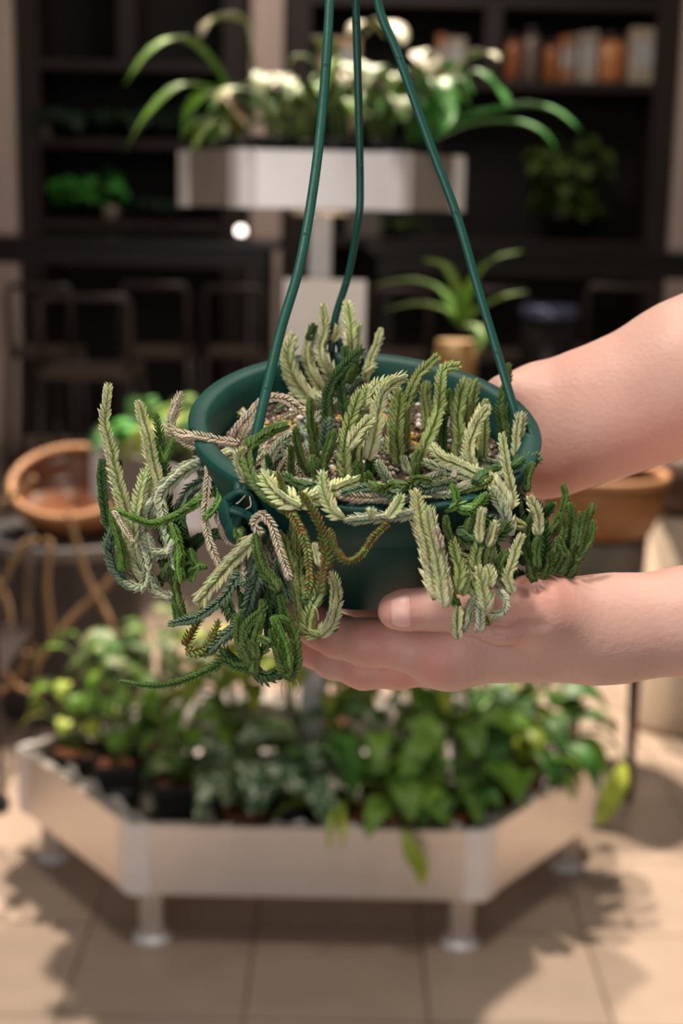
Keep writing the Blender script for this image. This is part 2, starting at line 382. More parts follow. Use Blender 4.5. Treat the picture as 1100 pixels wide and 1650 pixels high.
# ================================================================ three-tier hexagonal stand
CX, CY = -.049, 2.66
YAW = math.radians(0.3)
HX = [(-.5, -.566), (.5, -.566), (.933, 0), (.5, .566), (-.5, .566), (-.933, 0)]
def YM(y): return CY+(y-2.84)*.66
stand = thing('plant_stand', (CX, CY, 0), 'three-tier hexagonal steel plant stand filled with potted plants', 'plant stand')
def hexpt(s, k, z, inset=0.0):
    u, v = HX[k % 6]; q = 1-inset*1.55/s; u *= s*q; v *= s*q
    return Vector((CX+u*math.cos(YAW)-v*math.sin(YAW), CY+u*math.sin(YAW)+v*math.cos(YAW), z))
def tray(s, z1, h):
    z0 = z1-h; th = .006
    bt = MB(); fl = [hexpt(s, k, z0+.012, .008) for k in range(6)]; fu = [hexpt(s, k, z0+.016, .008) for k in range(6)]
    bt.add(fl+fu, [tuple(range(5, -1, -1)), tuple(range(6, 12))]+[(k, (k+1) % 6, 6+(k+1) % 6, 6+k) for k in range(6)])
    base = bt.build('tray', M['metal'], stand, False)
    for k in range(6):
        a, b2 = hexpt(s, k, 0), hexpt(s, k+1, 0); n = (b2-a).normalized(); o_ = Vector((n.y, -n.x, 0))
        m = MB()
        # profile across the panel: outer face, top flange folded inwards, bottom flange
        prof = [(0, z0), (0, z1), (-.018, z1), (-.018, z1-.004), (-th, z1-.004), (-th, z0+.004), (-.02, z0+.004), (-.02, z0)]
        va = [a+n*.018+o_*p[0]+Vector((0, 0, p[1])) for p in prof]; vb = [b2-n*.018+o_*p[0]+Vector((0, 0, p[1])) for p in prof]
        q = len(prof); m.add(va+vb, [(i, (i+1) % q, q+(i+1) % q, q+i) for i in range(q)]+[tuple(range(q-1, -1, -1)), tuple(range(q, 2*q))])
        m.build('side_panel', M['metal'], base, False)
        # corner strip
        m = MB(); c = a; n2 = (a-hexpt(s, k-1, 0)).normalized(); o2 = Vector((n2.y, -n2.x, 0)); L = .03 if s < .4 else .036
        p1, p2, p3 = c-n2*L+o2*.0025, c+(o_+o2).normalized()*.003, c+n*L+o_*.0025
        i1, i2, i3 = c-n2*L-o2*.008, c-(o_+o2).normalized()*.009, c+n*L-o_*.008
        vs = [v+Vector((0, 0, z)) for z in (z0-.001, z1+.001) for v in (p1, p2, p3, i3, i2, i1)]
        m.add(vs, [(i, (i+1) % 6, 6+(i+1) % 6, 6+i) for i in range(6)]+[(0, 5, 4, 1), (1, 4, 3, 2), (6, 7, 10, 11), (7, 8, 9, 10)])
        m.build('corner_strip', M['strip'], base, False)
    return z0+.016
S1, S2, S3 = .624, .457, .277
ZT1, ZT2, ZT3 = .235, .846, 1.389
f1 = tray(S1, ZT1, .130); f2 = tray(S2, ZT2, .104); f3 = tray(S3, ZT3, .097)
for k in range(6):
    c = hexpt(S1, k, 0, .045); m = MB(); m.box((-.021, -.021, .02), (.021, .021, ZT1-.118), YAW, (c.x, c.y, 0), bev=.003)
    lg = m.build('leg', M['leg'], stand, False)
    m = MB(); m.lathe([(.034, 0), (.036, .004), (.034, .010), (.010, .014), (.010, .021)], 24, (c.x, c.y, 0)); m.build('foot', M['strip'], lg)
m = MB(); m.box((-.021, -.021, f1), (.021, .021, ZT3-.097+.012), YAW, (CX, CY, 0), bev=.003); m.build('pole', M['strip'], stand, False)
for z in (ZT2-.104, ZT3-.097):
    m = MB(); m.lathe([(.05, z-.012), (.06, z-.006), (.06, z+.011)], 24, (CX, CY, 0)); m.build('collar', M['metal'], stand)
# crinkled plastic liner showing along the rim of the lower tray
def liner(s, zfl, ztop, name):
    m = MB(); n = 150; vs = []
    for i in range(n):
        u = i/n*6; k = int(u); f = u-k
        a = hexpt(s, k, 0, .034).lerp(hexpt(s, k+1, 0, .034), f); a2 = hexpt(s, k, 0, .060).lerp(hexpt(s, k+1, 0, .060), f)
        vs.append([a+Vector((rnd(-.004, .004), rnd(-.004, .004), ztop+rnd(-.014, .008))), a.lerp(a2, .3)+Vector((0, 0, (ztop+zfl)/2+rnd(-.01, .01))), a2+Vector((0, 0, zfl+.004))])
    V = sum(vs, []); F = []
    for i in range(n):
        j = (i+1) % n
        F += [(i*3, j*3, j*3+1, i*3+1), (i*3+1, j*3+1, j*3+2, i*3+2)]
    F.append(tuple(i*3+2 for i in range(n)))
    m.add(V, F); o = m.build(name, M['liner'], stand, True); thicken(o, .0015); o['label'] = 'crinkled pale plastic liner'
liner(S1, f1, ZT1-.004, 'plastic_liner')
FL1 = f1+.008
# small strap-leaf helper with explicit path
def strap(mb, pts, width, prof='strap', cup=.3, up=None):
    v, f = leaf_grid(pts, width, prof, cup, 12, 4, upref=up or Vector((0, 0, 1))); mb.add(v, f)
# ---- bottom tray plants: pixel guess -> spot on the tray floor, real pots in a hexagonal field
G1 = 'potted plants in the bottom tray'
def inside(x, y, s, need):
    for k in range(6):
        a, b3 = hexpt(s, k, 0), hexpt(s, k+1, 0); n = (b3-a).normalized(); o_ = Vector((n.y, -n.x, 0)); q = (Vector((x, y, 0))-a).dot(o_)
        if q > -need: x -= o_.x*(q+need); y -= o_.y*(q+need)
    return x, y
def T1(x, y, need=.075): p = WZ(x, y, ZT1-.02); a, b3 = inside(p.x, p.y, S1, need); return (a, b3, FL1)
spec = [
 ('small dark pot of lime-leaved seedlings at the left corner of the bottom tray', T1(120, 1225), 'square', .05, 'heart', 'lf_lime', 14, .055, .15, .05, .04, False),
 ('square black pot with white label, left of the labelled pair in the bottom tray', T1(185, 1262, .10), 'square', .046, 'ovate', 'lf_green', 11, .045, .16, .05, .032, True),
 ('square black pot with white label, right of the labelled pair in the bottom tray', T1(288, 1290, .10), 'square', .050, 'ovate', 'lf_green', 10, .045, .15, .055, .030, True),
 ('potted plant with large silver-spotted leaves near front left of the bottom tray', T1(393, 1330), 'round', .038, 'heart', 'lf_spk', 8, .04, .15, .10, .075, False),
 ('black pot with broad silver-marbled leaves behind the front row, bottom tray', T1(460, 1310), 'square', .040, 'heart', 'lf_spk', 8, .045, .10, .09, .07, False),
 ('small terracotta pot with arching green strap leaves at middle of the bottom tray front', T1(548, 1342), 'round', .042, 'strap', 'lf_lime', 10, .05, .05, .10, .016, False),
 ('terracotta pot with upright dark green leaves right of the tray middle', T1(640, 1340), 'round', .040, 'heart', 'lf_green', 9, .045, .08, .10, .058, False),
 ('small terracotta pot with one round glossy leaf hanging low in front', T1(725, 1335), 'round', .036, 'heart', 'lf_dark', 10, .05, .085, .07, .055, False),
]
for (lb, loc, pk, r, kd, lm, n, re, ri, ll, lw, lab) in spec:
    potted(lb, loc, pk, r, .135 if lab else .112, kd, lm, n, re, ri, ll, lw, G1, lab=lab, rz=0.12 if lab else rnd(-.3, .3), pm='blackpot' if pk == 'square' else 'terra')
# tilted terracotta pot on the right with label
t = potted('tilted terracotta pot with white label at the right of the bottom tray', T1(852, 1292), 'round', .038, .11, 'ovate', 'lf_green', 12, .06, .06, .08, .045, G1, pm='terra')
b = MB(); p = Vector(T1(852, 1292)); b.box((-.016, -.0415, .07), (.016, -.0395, .102), .35, p); b.build('label', M['tagw'], t, False)
t.rotation_euler = (math.radians(-6), math.radians(14), 0); t.location.z += .008
rest = [(-.50, 2.93, 'lf_green', 'ovate', 'bushy small-leaved plant at the far left corner of the bottom tray'), (-.40, 3.16, 'lf_var', 'heart', 'cream-variegated plant at the back left of the bottom tray'),
 (-.30, 2.80, 'lf_green', 'ovate', 'dense green plant behind the labelled black pots'), (-.20, 3.02, 'lf_lime', 'heart', 'yellow-green plant behind the left of the bottom tray pole'),
 (-.19, 2.60, 'lf_var', 'heart', 'cream-marbled plant behind the silver-spotted one, bottom tray'), (-.02, 3.2, 'lf_dark', 'heart', 'dark broad-leaved plant at the back middle of the bottom tray'),
 (-.03, 2.58, 'lf_dark', 'heart', 'dark glossy plant in the second row at the tray middle'), (.09, 2.70, 'lf_green', 'heart', 'green plant just right of the pole in the bottom tray'),
 (.15, 2.98, 'lf_lime', 'heart', 'lime-green climbing plant behind the tray middle'), (.24, 2.62, 'lf_green', 'heart', 'mid-green plant in the second row right of middle'),
 (.30, 3.14, 'lf_var', 'heart', 'pale variegated plant at the back right of the bottom tray'), (.34, 2.84, 'lf_lime', 'ovate', 'yellow-tinged plant right of centre in the bottom tray'),
 (.45, 2.98, 'lf_dark', 'heart', 'dark green plant near the right corner of the bottom tray'), (.49, 2.78, 'lf_green', 'heart', 'green plant spilling over the right corner of the bottom tray'),
 (-.07, 2.98, 'lf_lime', 'heart', 'bright yellow-green plant close behind the pole'), (.38, 2.66, 'lf_dark', 'heart', 'deep green plant beside the tilted terracotta pot'), (-.36, 2.99, 'lf_dark', 'ovate', 'dark leafy plant left of the pole toward the back')]
fixed = [q[1][:2] for q in spec]+[T1(852, 1292)[:2], (CX, CY)]
pos = [[x, YM(y)] for x, y, *_ in rest]
for it in range(200):
    for i in range(len(pos)):
        for j, q in enumerate(fixed+pos):
            if j-len(fixed) == i: continue
            dx, dy = pos[i][0]-q[0], pos[i][1]-q[1]; dd = math.hypot(dx, dy)+1e-6
            if dd < .104: pos[i][0] += dx/dd*(.104-dd)*.5; pos[i][1] += dy/dd*(.104-dd)*.5
        pos[i] = list(inside(pos[i][0], pos[i][1], S1, .075))
for i, (x, y, lm, kd, lb) in enumerate(rest):
    x, y = pos[i]
    potted(lb, (x, y, FL1), 'square' if i % 2 else 'round', .045, .09, kd, lm, 13 if kd == 'heart' else 20, (.085 if y < CY+.06 else .10), (rnd(.12, .16) if y < CY+.06 else rnd(.19, .25)), .102 if kd == 'heart' else .07, .074 if kd == 'heart' else .036, G1, pm='blackpot')
# leaf hanging over the tray front and over the right corner (parts of two of the plants)
def extra_leaf(t, pts, width, lm, name='trailing_leaf', stalk=None, prof='ovate'):
    mb = MB(); strap(mb, pts, width, prof, .25, up=Vector((0, -1, .3))); o = mb.build(name, M[lm], t); thicken(o, .0008)
    if stalk: s = MB(); s.tube(spline(stalk, 10)[0], .0018, 5); s.build('trailing_stalk', M['petiole'], t)
tt = [o for o in C.objects if o.get('label', '').startswith('terracotta pot with upright')][0]
extra_leaf(tt, [WY(650, 1338, 2.285), WY(660, 1365, 2.27), WY(676, 1395, 2.268), WY(682, 1428, 2.27)], .030, 'lf_lime', stalk=[Vector(T1(640, 1340))+Vector((0, 0, .10)), WY(645, 1325, 2.31), WY(650, 1338, 2.285)])
tt = [o for o in C.objects if o.get('label', '').startswith('green plant spilling')][0]
extra_leaf(tt, [WY(1005, 1232, 2.56), WY(995, 1262, 2.53), WY(975, 1300, 2.52), WY(962, 1332, 2.52)], .045, 'lf_lime', stalk=[Vector((tt.location.x, tt.location.y, FL1+.08)), WY(985, 1200, 2.62), WY(1005, 1232, 2.56)])
# ---- middle tray
G2 = 'potted plants on the middle tray'
mid = [(-.33, 2.80, 'lf_bright', 'bright green broad-leaved plant at the left end of the middle tray', 'heart'), (-.26, 2.62, 'lf_lime', 'yellow-green plant at the front left of the middle tray', 'heart'),
       (-.24, 3.0, 'lf_green', 'green plant at the back left of the middle tray', 'heart'), (-.14, 2.80, 'lf_green', 'leafy plant left of the pole on the middle tray', 'heart'),
       (.20, 2.64, 'lf_dark', 'dark plant at the front right of the middle tray', 'heart'), (.22, 2.98, 'lf_olive', 'olive plant at the back right of the middle tray', 'heart')]
for (x, y, lm, lb, kd) in mid:
    x, y = inside(x, YM(y), S2, .07)
    potted(lb, (x, y, f2), 'round', .045, .09, kd, lm, 13, .07, .08, .085, .06, G2, pm='blackpot')
pp = WY(735, 545, 2.64)
t = thing('potted_plant', (pp.x, 2.64, f2), 'strap-leaved orchid-like plant in a yellowish pot right of the pole', 'plant', G2)
mo = mat('ochre_pot', (.30, .17, .05), .6, var=.2)
m = MB(); m.lathe([(.030, f2), (.036, f2+.22), (.040, f2+.23), (.036, f2+.30), (.02, f2+.295)], 24, (pp.x, 2.64, 0)); m.build('pot', mo, t)
mb = MB(); Yp = 2.64
def LP(*q): return [WY(x, y, Yp+d) for (x, y, d) in q]
strap(mb, LP((740, 520, 0), (735, 470, -.02), (715, 430, -.04), (680, 418, -.05)), .045, 'spoon')
strap(mb, LP((742, 520, 0), (760, 460, -.03), (795, 420, -.05), (842, 405, -.05)), .03)
strap(mb, LP((740, 520, 0), (710, 470, .03), (660, 452, .04), (600, 460, .06)), .03)
strap(mb, LP((742, 525, 0), (770, 500, -.04), (810, 480, -.06), (850, 470, -.06)), .028)
strap(mb, LP((740, 525, 0), (715, 500, .02), (670, 490, .02), (620, 500, .02)), .026)
strap(mb, LP((742, 525, 0), (765, 530, -.03), (772, 550, -.05), (770, 570, -.06)), .03)
thicken(mb.build('leaves', M['lf_green'], t), .001)
# blank white sign board on the middle tray, in front of the pole
t = thing('sign_board', (CX+.02, 2.56, f2), 'blank white rectangular sign standing in front of the stand pole', 'sign')
a = WY(457, 449, 2.56); b2 = WY(590, 449, 2.56); zc = WY(520, 600, 2.56).z
m = MB(); m.box((a.x, 2.557, zc), (b2.x, 2.561, a.z), bev=.001); m.build('card', M['sign'], t, False)
m = MB(); m.box((CX+.01, 2.562, f2), (CX+.022, 2.566, zc+.05)); m.build('stake', M['strip'], t, False)
# ---- top tray
G3 = 'potted plants on the top tray'
top = [(-.20, 2.83, 'lf_green', 'strap', 'arching strap-leaved plant at the left end of the top tray'), (-.13, 2.70, 'lf_var', 'heart', 'cream-variegated plant at the front left of the top tray'),
       (-.02, 2.70, 'lf_green', 'heart', 'green heart-leaved plant at the front middle of the top tray'), (.06, 2.72, 'lf_var', 'heart', 'variegated plant right of the hanger strands on the top tray'),
       (-.08, 2.93, 'lf_var', 'heart', 'pale marbled plant at the back left of the top tray'), (.05, 2.96, 'lf_cream', 'heart', 'cream-leaved plant at the back of the top tray'),
       (.12, 2.85, 'lf_bright', 'heart', 'deep green broad-leaved plant at the right of the top tray')]
plants3 = {}
for i, (x, y, lm, kd, lb) in enumerate(top):
    x, y = inside(x, YM(y), S3, .06)
    if kd == 'strap': t = potted(lb, (x, y, f3), 'round', .042, .105, kd, lm, 8, .03, .06, .10, .018, G3, pm='blackpot')
    else: t = potted(lb, (x, y, f3), 'round', .042, .105, kd, lm, 12, .055, .13, .08, .048, G3, pm='blackpot')
    plants3[i] = t
def L3(Y, *q): return [WY(x, y, Y+d) for (x, y, d) in q]
mb = MB(); ms = MB()
bs = Vector((plants3[0].location.x, plants3[0].location.y, f3+.09))
strap(mb, [bs]+L3(2.63, (360, 135, 0), (325, 85, -.02), (288, 62, -.05), (240, 85, -.1), (200, 138, -.14)), .030)
strap(mb, [bs]+L3(2.63, (355, 160, 0), (320, 140, -.04), (285, 142, -.08), (235, 190, -.12), (200, 245, -.13)), .032)
strap(mb, [bs]+L3(2.63, (360, 165, -.02), (335, 150, -.05), (305, 180, -.09), (291, 230, -.1)), .034)
thicken(mb.build('arching_leaf', M['lf_green'], plants3[0]), .0009)
mb = MB(); strap(mb, [bs]+L3(2.6, (355, 150, 0), (378, 175, -.04), (400, 208, -.08)), .022); thicken(mb.build('withered_leaf', M['lf_tan'], plants3[0]), .0009)
b1 = Vector((plants3[1].location.x, plants3[1].location.y, f3+.09))
for q in (((398, 38, 0), (365, 30, -.02), (338, 40, -.03), (322, 64, -.04)), ((455, 120, 0), (440, 135, -.05), (418, 150, -.08))):
    mb = MB(); strap(mb, L3(2.58, *q), .058, 'ovate'); thicken(mb.build('cream_leaf', M['lf_cream'], plants3[1]), .0009)
ms.tube(spline([b1]+L3(2.58, (412, 120, 0), (398, 38, 0)), 10)[0], .002, 5); ms.build('stalk', M['petiole'], plants3[1])
for q in (((560, 130, 0), (535, 95, 0), (520, 70, -.02), (500, 60, -.04)), ((620, 60, 0), (600, 40, 0), (575, 45, -.02), (560, 60, -.03)), ((585, 60, 0), (615, 38, 0), (640, 55, -.03), (650, 75, -.05)),
          ((660, 140, 0), (640, 120, -.02), (625, 135, -.05), (612, 160, -.07)), ((690, 80, 0), (680, 90, -.01), (690, 110, -.04), (700, 130, -.05)), ((725, 128, 0), (760, 95, 0), (785, 88, -.02), (805, 98, -.04))):
    mb = MB(); strap(mb, L3(2.6, *q), .055, 'ovate'); thicken(mb.build('cream_leaf', M['lf_cream'], plants3[3]), .0009)
b6 = Vector((plants3[6].location.x, plants3[6].location.y, f3+.09))
mb = MB()
strap(mb, [b6]+L3(2.63, (740, 195, 0), (800, 178, -.03), (860, 170, -.06), (905, 185, -.09), (938, 215, -.12)), .034)
strap(mb, [b6]+L3(2.63, (745, 205, 0), (810, 195, -.03), (860, 205, -.07), (885, 225, -.09), (902, 250, -.1)), .028)
strap(mb, L3(2.63, (765, 112, 0), (785, 128, -.02), (805, 150, -.03), (825, 178, -.05)), .03)
strap(mb, [b6]+L3(2.62, (700, 130, 0), (715, 160, -.03), (720, 200, -.06), (690, 235, -.07)), .05, 'ovate')
thicken(mb.build('arching_leaf', M['lf_bright'], plants3[6]), .0009)
ms = MB(); ms.tube(spline([b6]+L3(2.63, (735, 150, 0), (765, 112, 0)), 8)[0], .002, 5); ms.build('stalk', M['petiole'], plants3[6])
# ================================================================ bar tables and stools at the back
def table(label, x0p, x1p, Y, ytop):
    a = WY(x0p, ytop, Y).x; c = WY(x1p, ytop, Y).x; z = WY(550, ytop, Y).z
    t = thing('bar_table', ((a+c)/2, Y+.35, 0), label, 'table')
    m = MB(); m.box((a, Y, z-.035), (c, Y+.75, z), bev=.006); m.build('tabletop', M['black_top'], t, False)
    m = MB(); m.box((a+.05, Y+.04, z-.12), (c-.05, Y+.07, z-.036)); m.build('apron', M['black_metal'], t, False)
    for x in (a+.09, c-.09):
        for y in (Y+.09, Y+.66):
            m = MB(); m.box((x-.035, y-.035, 0), (x+.035, y+.035, z-.036), bev=.004); m.build('leg', M['black_metal'], t, False)
    return z
table('long black bar table at the back left in front of the shelves', -190, 448, 6.4, 392)
table('long black bar table at the back right in front of the shelves', 592, 1290, 6.4, 396)
def stool(label, xp, Y, yseat, group, wpx=110, col='gray_metal', rz=0):
    z = WY(xp, yseat, Y).z; x = WY(xp, yseat, Y).x; hw = wpx/FPX*Y/2
    t = thing('bar_stool', (x, Y, 0), label, 'stool', group)
    m = MB(); m.box((-hw, -hw*.9, z-.035), (hw, hw*.9, z), rz, (x, Y, 0), bev=.008); m.build('seat', M['seat'], t, False)
    R = Matrix.Rotation(rz, 3, 'Z'); o = Vector((x, Y, 0))
    for sx in (-1, 1):
        for sy in (-1, 1):
            m = MB(); m.tube([R @ Vector((sx*hw*1.12, sy*hw*1.0, 0))+o, R @ Vector((sx*hw*.92, sy*hw*.82, z-.036))+o], .014, 8); m.build('leg', M[col], t)
    for k in range(4):
        c4 = [(-1, -1), (1, -1), (1, 1), (-1, 1)]; a, b3 = c4[k], c4[(k+1) % 4]; q = 1.06
        m = MB(); m.tube([R @ Vector((a[0]*hw*q, a[1]*hw*.93, z*.3))+o, R @ Vector((b3[0]*hw*q, b3[1]*hw*.93, z*.3))+o], .010, 6); m.build('footrest_bar', M[col], t)
    bz = z+.26
    m = MB(); m.tube([R @ Vector(v)+o for v in ((-hw*.9, -hw*.8, z-.02), (-hw*.95, -hw*.92, bz-.03), (-hw*.85, -hw*.95, bz), (hw*.85, -hw*.95, bz), (hw*.95, -hw*.92, bz-.03), (hw*.9, -hw*.8, z-.02))], .014, 8); m.build('back_frame', M[col], t)
GS = 'bar stools under the back tables'
stool('metal-framed bar stool, leftmost in front of the back left table', 75, 6.0, 560, GS, 105)
stool('metal-framed bar stool standing nearer, second from the left', 150, 5.2, 590, GS, 150)
stool('metal-framed bar stool third from the left, behind the green leaves', 256, 5.85, 560, GS, 110)
stool('metal-framed bar stool nearest the beige column, left table', 382, 6.15, 560, GS, 100)
stool('metal-framed bar stool left of the strap-leaved orchid, right table', 640, 6.0, 565, GS, 100)
stool('metal-framed bar stool directly behind the right hanger strand', 790, 6.0, 565, GS, 105)
stool('metal-framed bar stool just above the forearm, right table', 985, 6.0, 560, GS, 110)
# bright lamp globes: small lit candle-like lamps on the table (bokeh points)
def lampglobe(label, xp, yp, Y, r, col, st):
    p = WY(xp, yp, Y); t = thing('table_lamp', p, label, 'lamp', None)
    zt = WY(xp, 392, Y).z
    m = MB(); m.lathe([(r*.05, -r), (r*.7, -r*.7), (r, 0), (r*.7, r*.7), (r*.05, r)], 16, p); m.build('bulb', mat('lit_bulb', col, .5, emit=(col, st)), t)
    m = MB(); zb = min(p.z-r-.01, zt+.0) if p.z-r > zt else zt+.0
    m.lathe([(r*1.1, min(p.z-r*1.0, zt)+.001), (r*1.1, p.z-r*.8), (r*.5, p.z-r*.7)], 16, (p.x, p.y, 0)); m.build('base', M['gray_metal'], t)
lampglobe('small round lit lamp on the left back table', 388, 372, 6.55, .023, (1, .86, .76), 5)
# round stool on the right; reflected blue light is painted into its seat
t = thing('round_stool', (WY(885, 492, 5.6).x, 5.6, 0), 'black round stool on the right, blue light painted on its seat', 'stool')
p = WY(885, 492, 5.6)
m = MB(); m.lathe([(.10, p.z-.05), (.115, p.z-.04), (.115, p.z-.008), (.10, p.z)], 28, (p.x, p.y, 0)); m.build('seat', mat('painted_blue_glint_seat', (.16, .19, .32), .2, metal=.5), t)
m = MB(); m.lathe([(.10, .02), (.105, p.z-.3), (.105, p.z-.051)], 24, (p.x, p.y, 0)); m.build('barrel', M['black_metal'], t)
m = MB(); m.lathe([(.13, 0), (.13, .02)], 24, (p.x, p.y, 0)); m.build('base', M['black_metal'], t)
# ================================================================ shelf plants
def shelfplant(label, xp, yp, Y_, r, lm, n, size, kind='ovate', group='plants on the dark shelves', zf=None):
    Y = 8.0; p = WY(xp, yp, Y); z0 = zf+.001
    potted(label, (p.x, Y, z0), 'round', r, r*1.2, kind, lm, n, min(size*.7, .12), max(.03, (p.z-z0)-r*1.0), min(size*.5, .12), min(size*.34, .10), group, pm='blackpot', droop=(.2, .8), rl=.1)
shelfplant('bright green bushy plant on the lowest visible left shelf', 146, 288, 8.0, .07, 'lf_bright', 60, .24, zf=zL[3])
shelfplant('very dark trailing plant right of the bright green one, same shelf', 270, 345, 8.0, .08, 'lf_blackish', 30, .22, zf=zL[3])
shelfplant('very dark plant at the left of the middle left shelf', 110, 180, 8.0, .09, 'lf_blackish', 34, .28, zf=zL[2])
shelfplant('very dark plant at the centre of the middle left shelf', 215, 180, 8.0, .09, 'lf_blackish', 34, .28, zf=zL[2])
shelfplant('very dark plant at the right of the middle left shelf', 320, 180, 8.0, .09, 'lf_blackish', 34, .28, zf=zL[2])
shelfplant('large dim olive plant in the tall bay of the right shelving unit', 915, 240, 8.0, .12, 'lf_olive', 90, .24, zf=zR[2])
shelfplant('small olive plant near the beige box low on the right shelving', 640, 360, 8.0, .06, 'lf_olive', 16, .14, zf=zR[2])
p = WY(74, 215, 7.95); m = MB(); m.lathe([(.02, 0), (.032, .01), (.032, .06), (.025, .07)], 16, (p.x, 7.95, zL[2]+.001)); tag(m.build('candle', mat('dull_cream', (.30, .26, .20), .5)), 'small cream candle at the left edge of the middle left shelf', 'candle')
p = WY(585, 375, 8.0); m = MB(); m.box((p.x-.09, 7.9, zR[2]+.001), (p.x+.09, 8.05, zR[2]+.16), bev=.005); tag(m.build('storage_box', mat('grey_beige_card', (.15, .13, .12), .7), None, False), 'grey-beige box behind the stand pole on the right shelving', 'box')
p = WY(182, 345, 8.0); m = MB(); m.lathe([(.03, 0), (.05, .03), (.045, .07), (.03, .08)], 16, (p.x, 7.92, zL[3]+.001)); tag(m.build('cup', mat('pale_cup', (.25, .2, .17), .5)), 'small pale cup right of the bright green shelf plant', 'cup')
# ================================================================ bowls, bin, cords
def bowl(label, c, R, h, tilt=0, name='leather_bowl'):
    t = thing(name, c, label, 'bowl')
    rt = Matrix.Rotation(tilt, 3, 'X')
    m = MB(); m.lathe([(R*.62, 0), (R*.82, h*.12), (R*.96, h*.5), (R, h*.96), (R*.97, h*.97), (R*.93, h*.5), (R*.78, h*.16), (R*.02, h*.14)], 48, c, rt); m.build('shell', M['leather'], t)
    m = MB(); m.lathe([(R*.962, h*.94), (R*.925, h*.5), (R*.77, h*.19), (R*.02, h*.17), (R*.02, h*.165), (R*.78, h*.18), (R*.93, h*.5), (R*.965, h*.93)], 48, c, rt, closed=True); m.build('lining', M['leather_in'], t)
    m = MB(); pts = [rt @ Vector((R*math.cos(a)*.985, R*math.sin(a)*.985, h))+Vector(c) for a in np.linspace(0, 2*PI, 49)]
    m.tube(pts, R*.075, 10); m.build('rim', M['rim_l'], t)
    return t
Yb = 3.55
pc = WY(118, 785, Yb); Rb = 97/FPX*Yb
zb = WY(118, 868, Yb-.1).z
bin_top = zb
cB = (pc.x, Yb, bin_top+.001)
t = thing('felt_bin', (pc.x-.03, Yb, 0), 'charcoal cylindrical bin on the floor with a brown leather bowl on top', 'bin')
m = MB(); m.lathe([(.175, 0), (.185, .02), (.205, bin_top-.03), (.205, bin_top-.002), (.19, bin_top), (.02, bin_top)], 40, (pc.x-.02, Yb, 0)); m.build('body', M['felt'], t)
m = MB(); m.lathe([(.206, bin_top-.035), (.209, bin_top-.03), (.209, bin_top-.006), (.206, bin_top-.003)], 40, (pc.x-.02, Yb, 0)); m.build('rim_band', mat('dull_grey_band', (.15, .14, .14), .5), t)
TB = math.radians(26); cB = (pc.x, Yb+.01, bin_top+.62*Rb*math.sin(TB)+.002)
bowl('round orange-brown leather bowl on the charcoal bin at the left', cB, Rb, .098, TB)
t = thing('jute_cord_hanger', (pc.x, Yb-.25, 0), 'loose tan jute cords looped over the left leather bowl and bin', 'cord')
Yc = 3.24
for pts in ([(0, 815), (25, 795), (55, 770)], [(110, 825), (122, 870), (140, 930), (165, 975), (180, 1010), (178, 1050)],
            [(200, 905), (168, 945), (120, 990), (80, 1040), (50, 1085)], [(72, 870), (82, 880), (75, 940), (82, 1010), (84, 1040)], [(42, 872), (46, 930), (44, 990), (55, 1050), (58, 1085)],
            [(60, 870), (35, 880), (10, 930), (-10, 980)], [(-20, 920), (8, 960), (16, 1010), (0, 1050), (-12, 1080)], [(44, 1050), (30, 1090), (8, 1110), (-14, 1120)], [(0, 1050), (15, 1095), (40, 1112), (66, 1120)]):
    m = MB(); m.tube(spline([WY(x, y, Yc+.01*math.sin(x)) for x, y in pts], 20)[0], .0072, 8); m.build('cord', M['jute'], t)
# right-hand low table with planter and bowl
Yt = 3.15
pt = WY(955, 1000, Yt)
t = thing('side_table', (pt.x, Yt, 0), 'low side table with thin tapered dark legs at the right', 'table')
m = MB(); m.lathe([(.20, pt.z-.025), (.205, pt.z-.02), (.205, pt.z-.004), (.20, pt.z)], 40, (pt.x, Yt, 0)); m.build('tabletop', M['concrete'], t)
pl = WZ(1012, 1292, 0)
for (dx, dy) in ((0, 0), (-2*(pl.x-pt.x), 0), (-(pl.x-pt.x), .30)):
    x, y = pl.x+dx, pl.y+dy
    m = MB(); m.tube([(x, y, 0), (x+(pt.x-x)*.05, y+(Yt-y)*.05, pt.z-.026)], [.008, .016], 10); m.build('leg', mat('dark_bronze_leg', (.10, .07, .055), .4, metal=.4), t)
zt = WY(955, 862, Yt).z
m = MB(); m.lathe([(.085, pt.z+.001), (.10, pt.z+.01), (.112, zt-.01), (.112, zt), (.09, zt), (.02, zt-.001)], 36, (pt.x-.005, Yt, 0)); tag(m.build('planter', M['concrete']), 'dark grey planter on the low side table under the right bowl', 'planter')
bowl('orange-brown leather bowl at the right, partly hidden by the forearm', (pt.x+.0, Yt, zt+.001), .145, WY(955, 765, Yt).z-zt)
p = WY(1108, 772, 3.5); m = MB(); m.lathe([(.05, -.09), (.095, -.05), (.105, .0), (.095, .05), (.07, .07), (.06, .06), (.02, -.05)], 30, p); t = thing('wicker_basket', (p.x, p.y, 0), 'dark brown round wicker basket on a pale pedestal at the right edge', 'basket'); m.build('basket', M['darkwick'], t)
m = MB(); m.lathe([(.11, 0), (.10, .02), (.085, p.z-.091)], 30, (p.x, p.y, 0)); tag(m.build('pedestal', mat('pale_stone', (.52, .42, .32), .7, var=.1)), 'pale stone pedestal under the dark wicker basket at the right edge', 'pedestal')
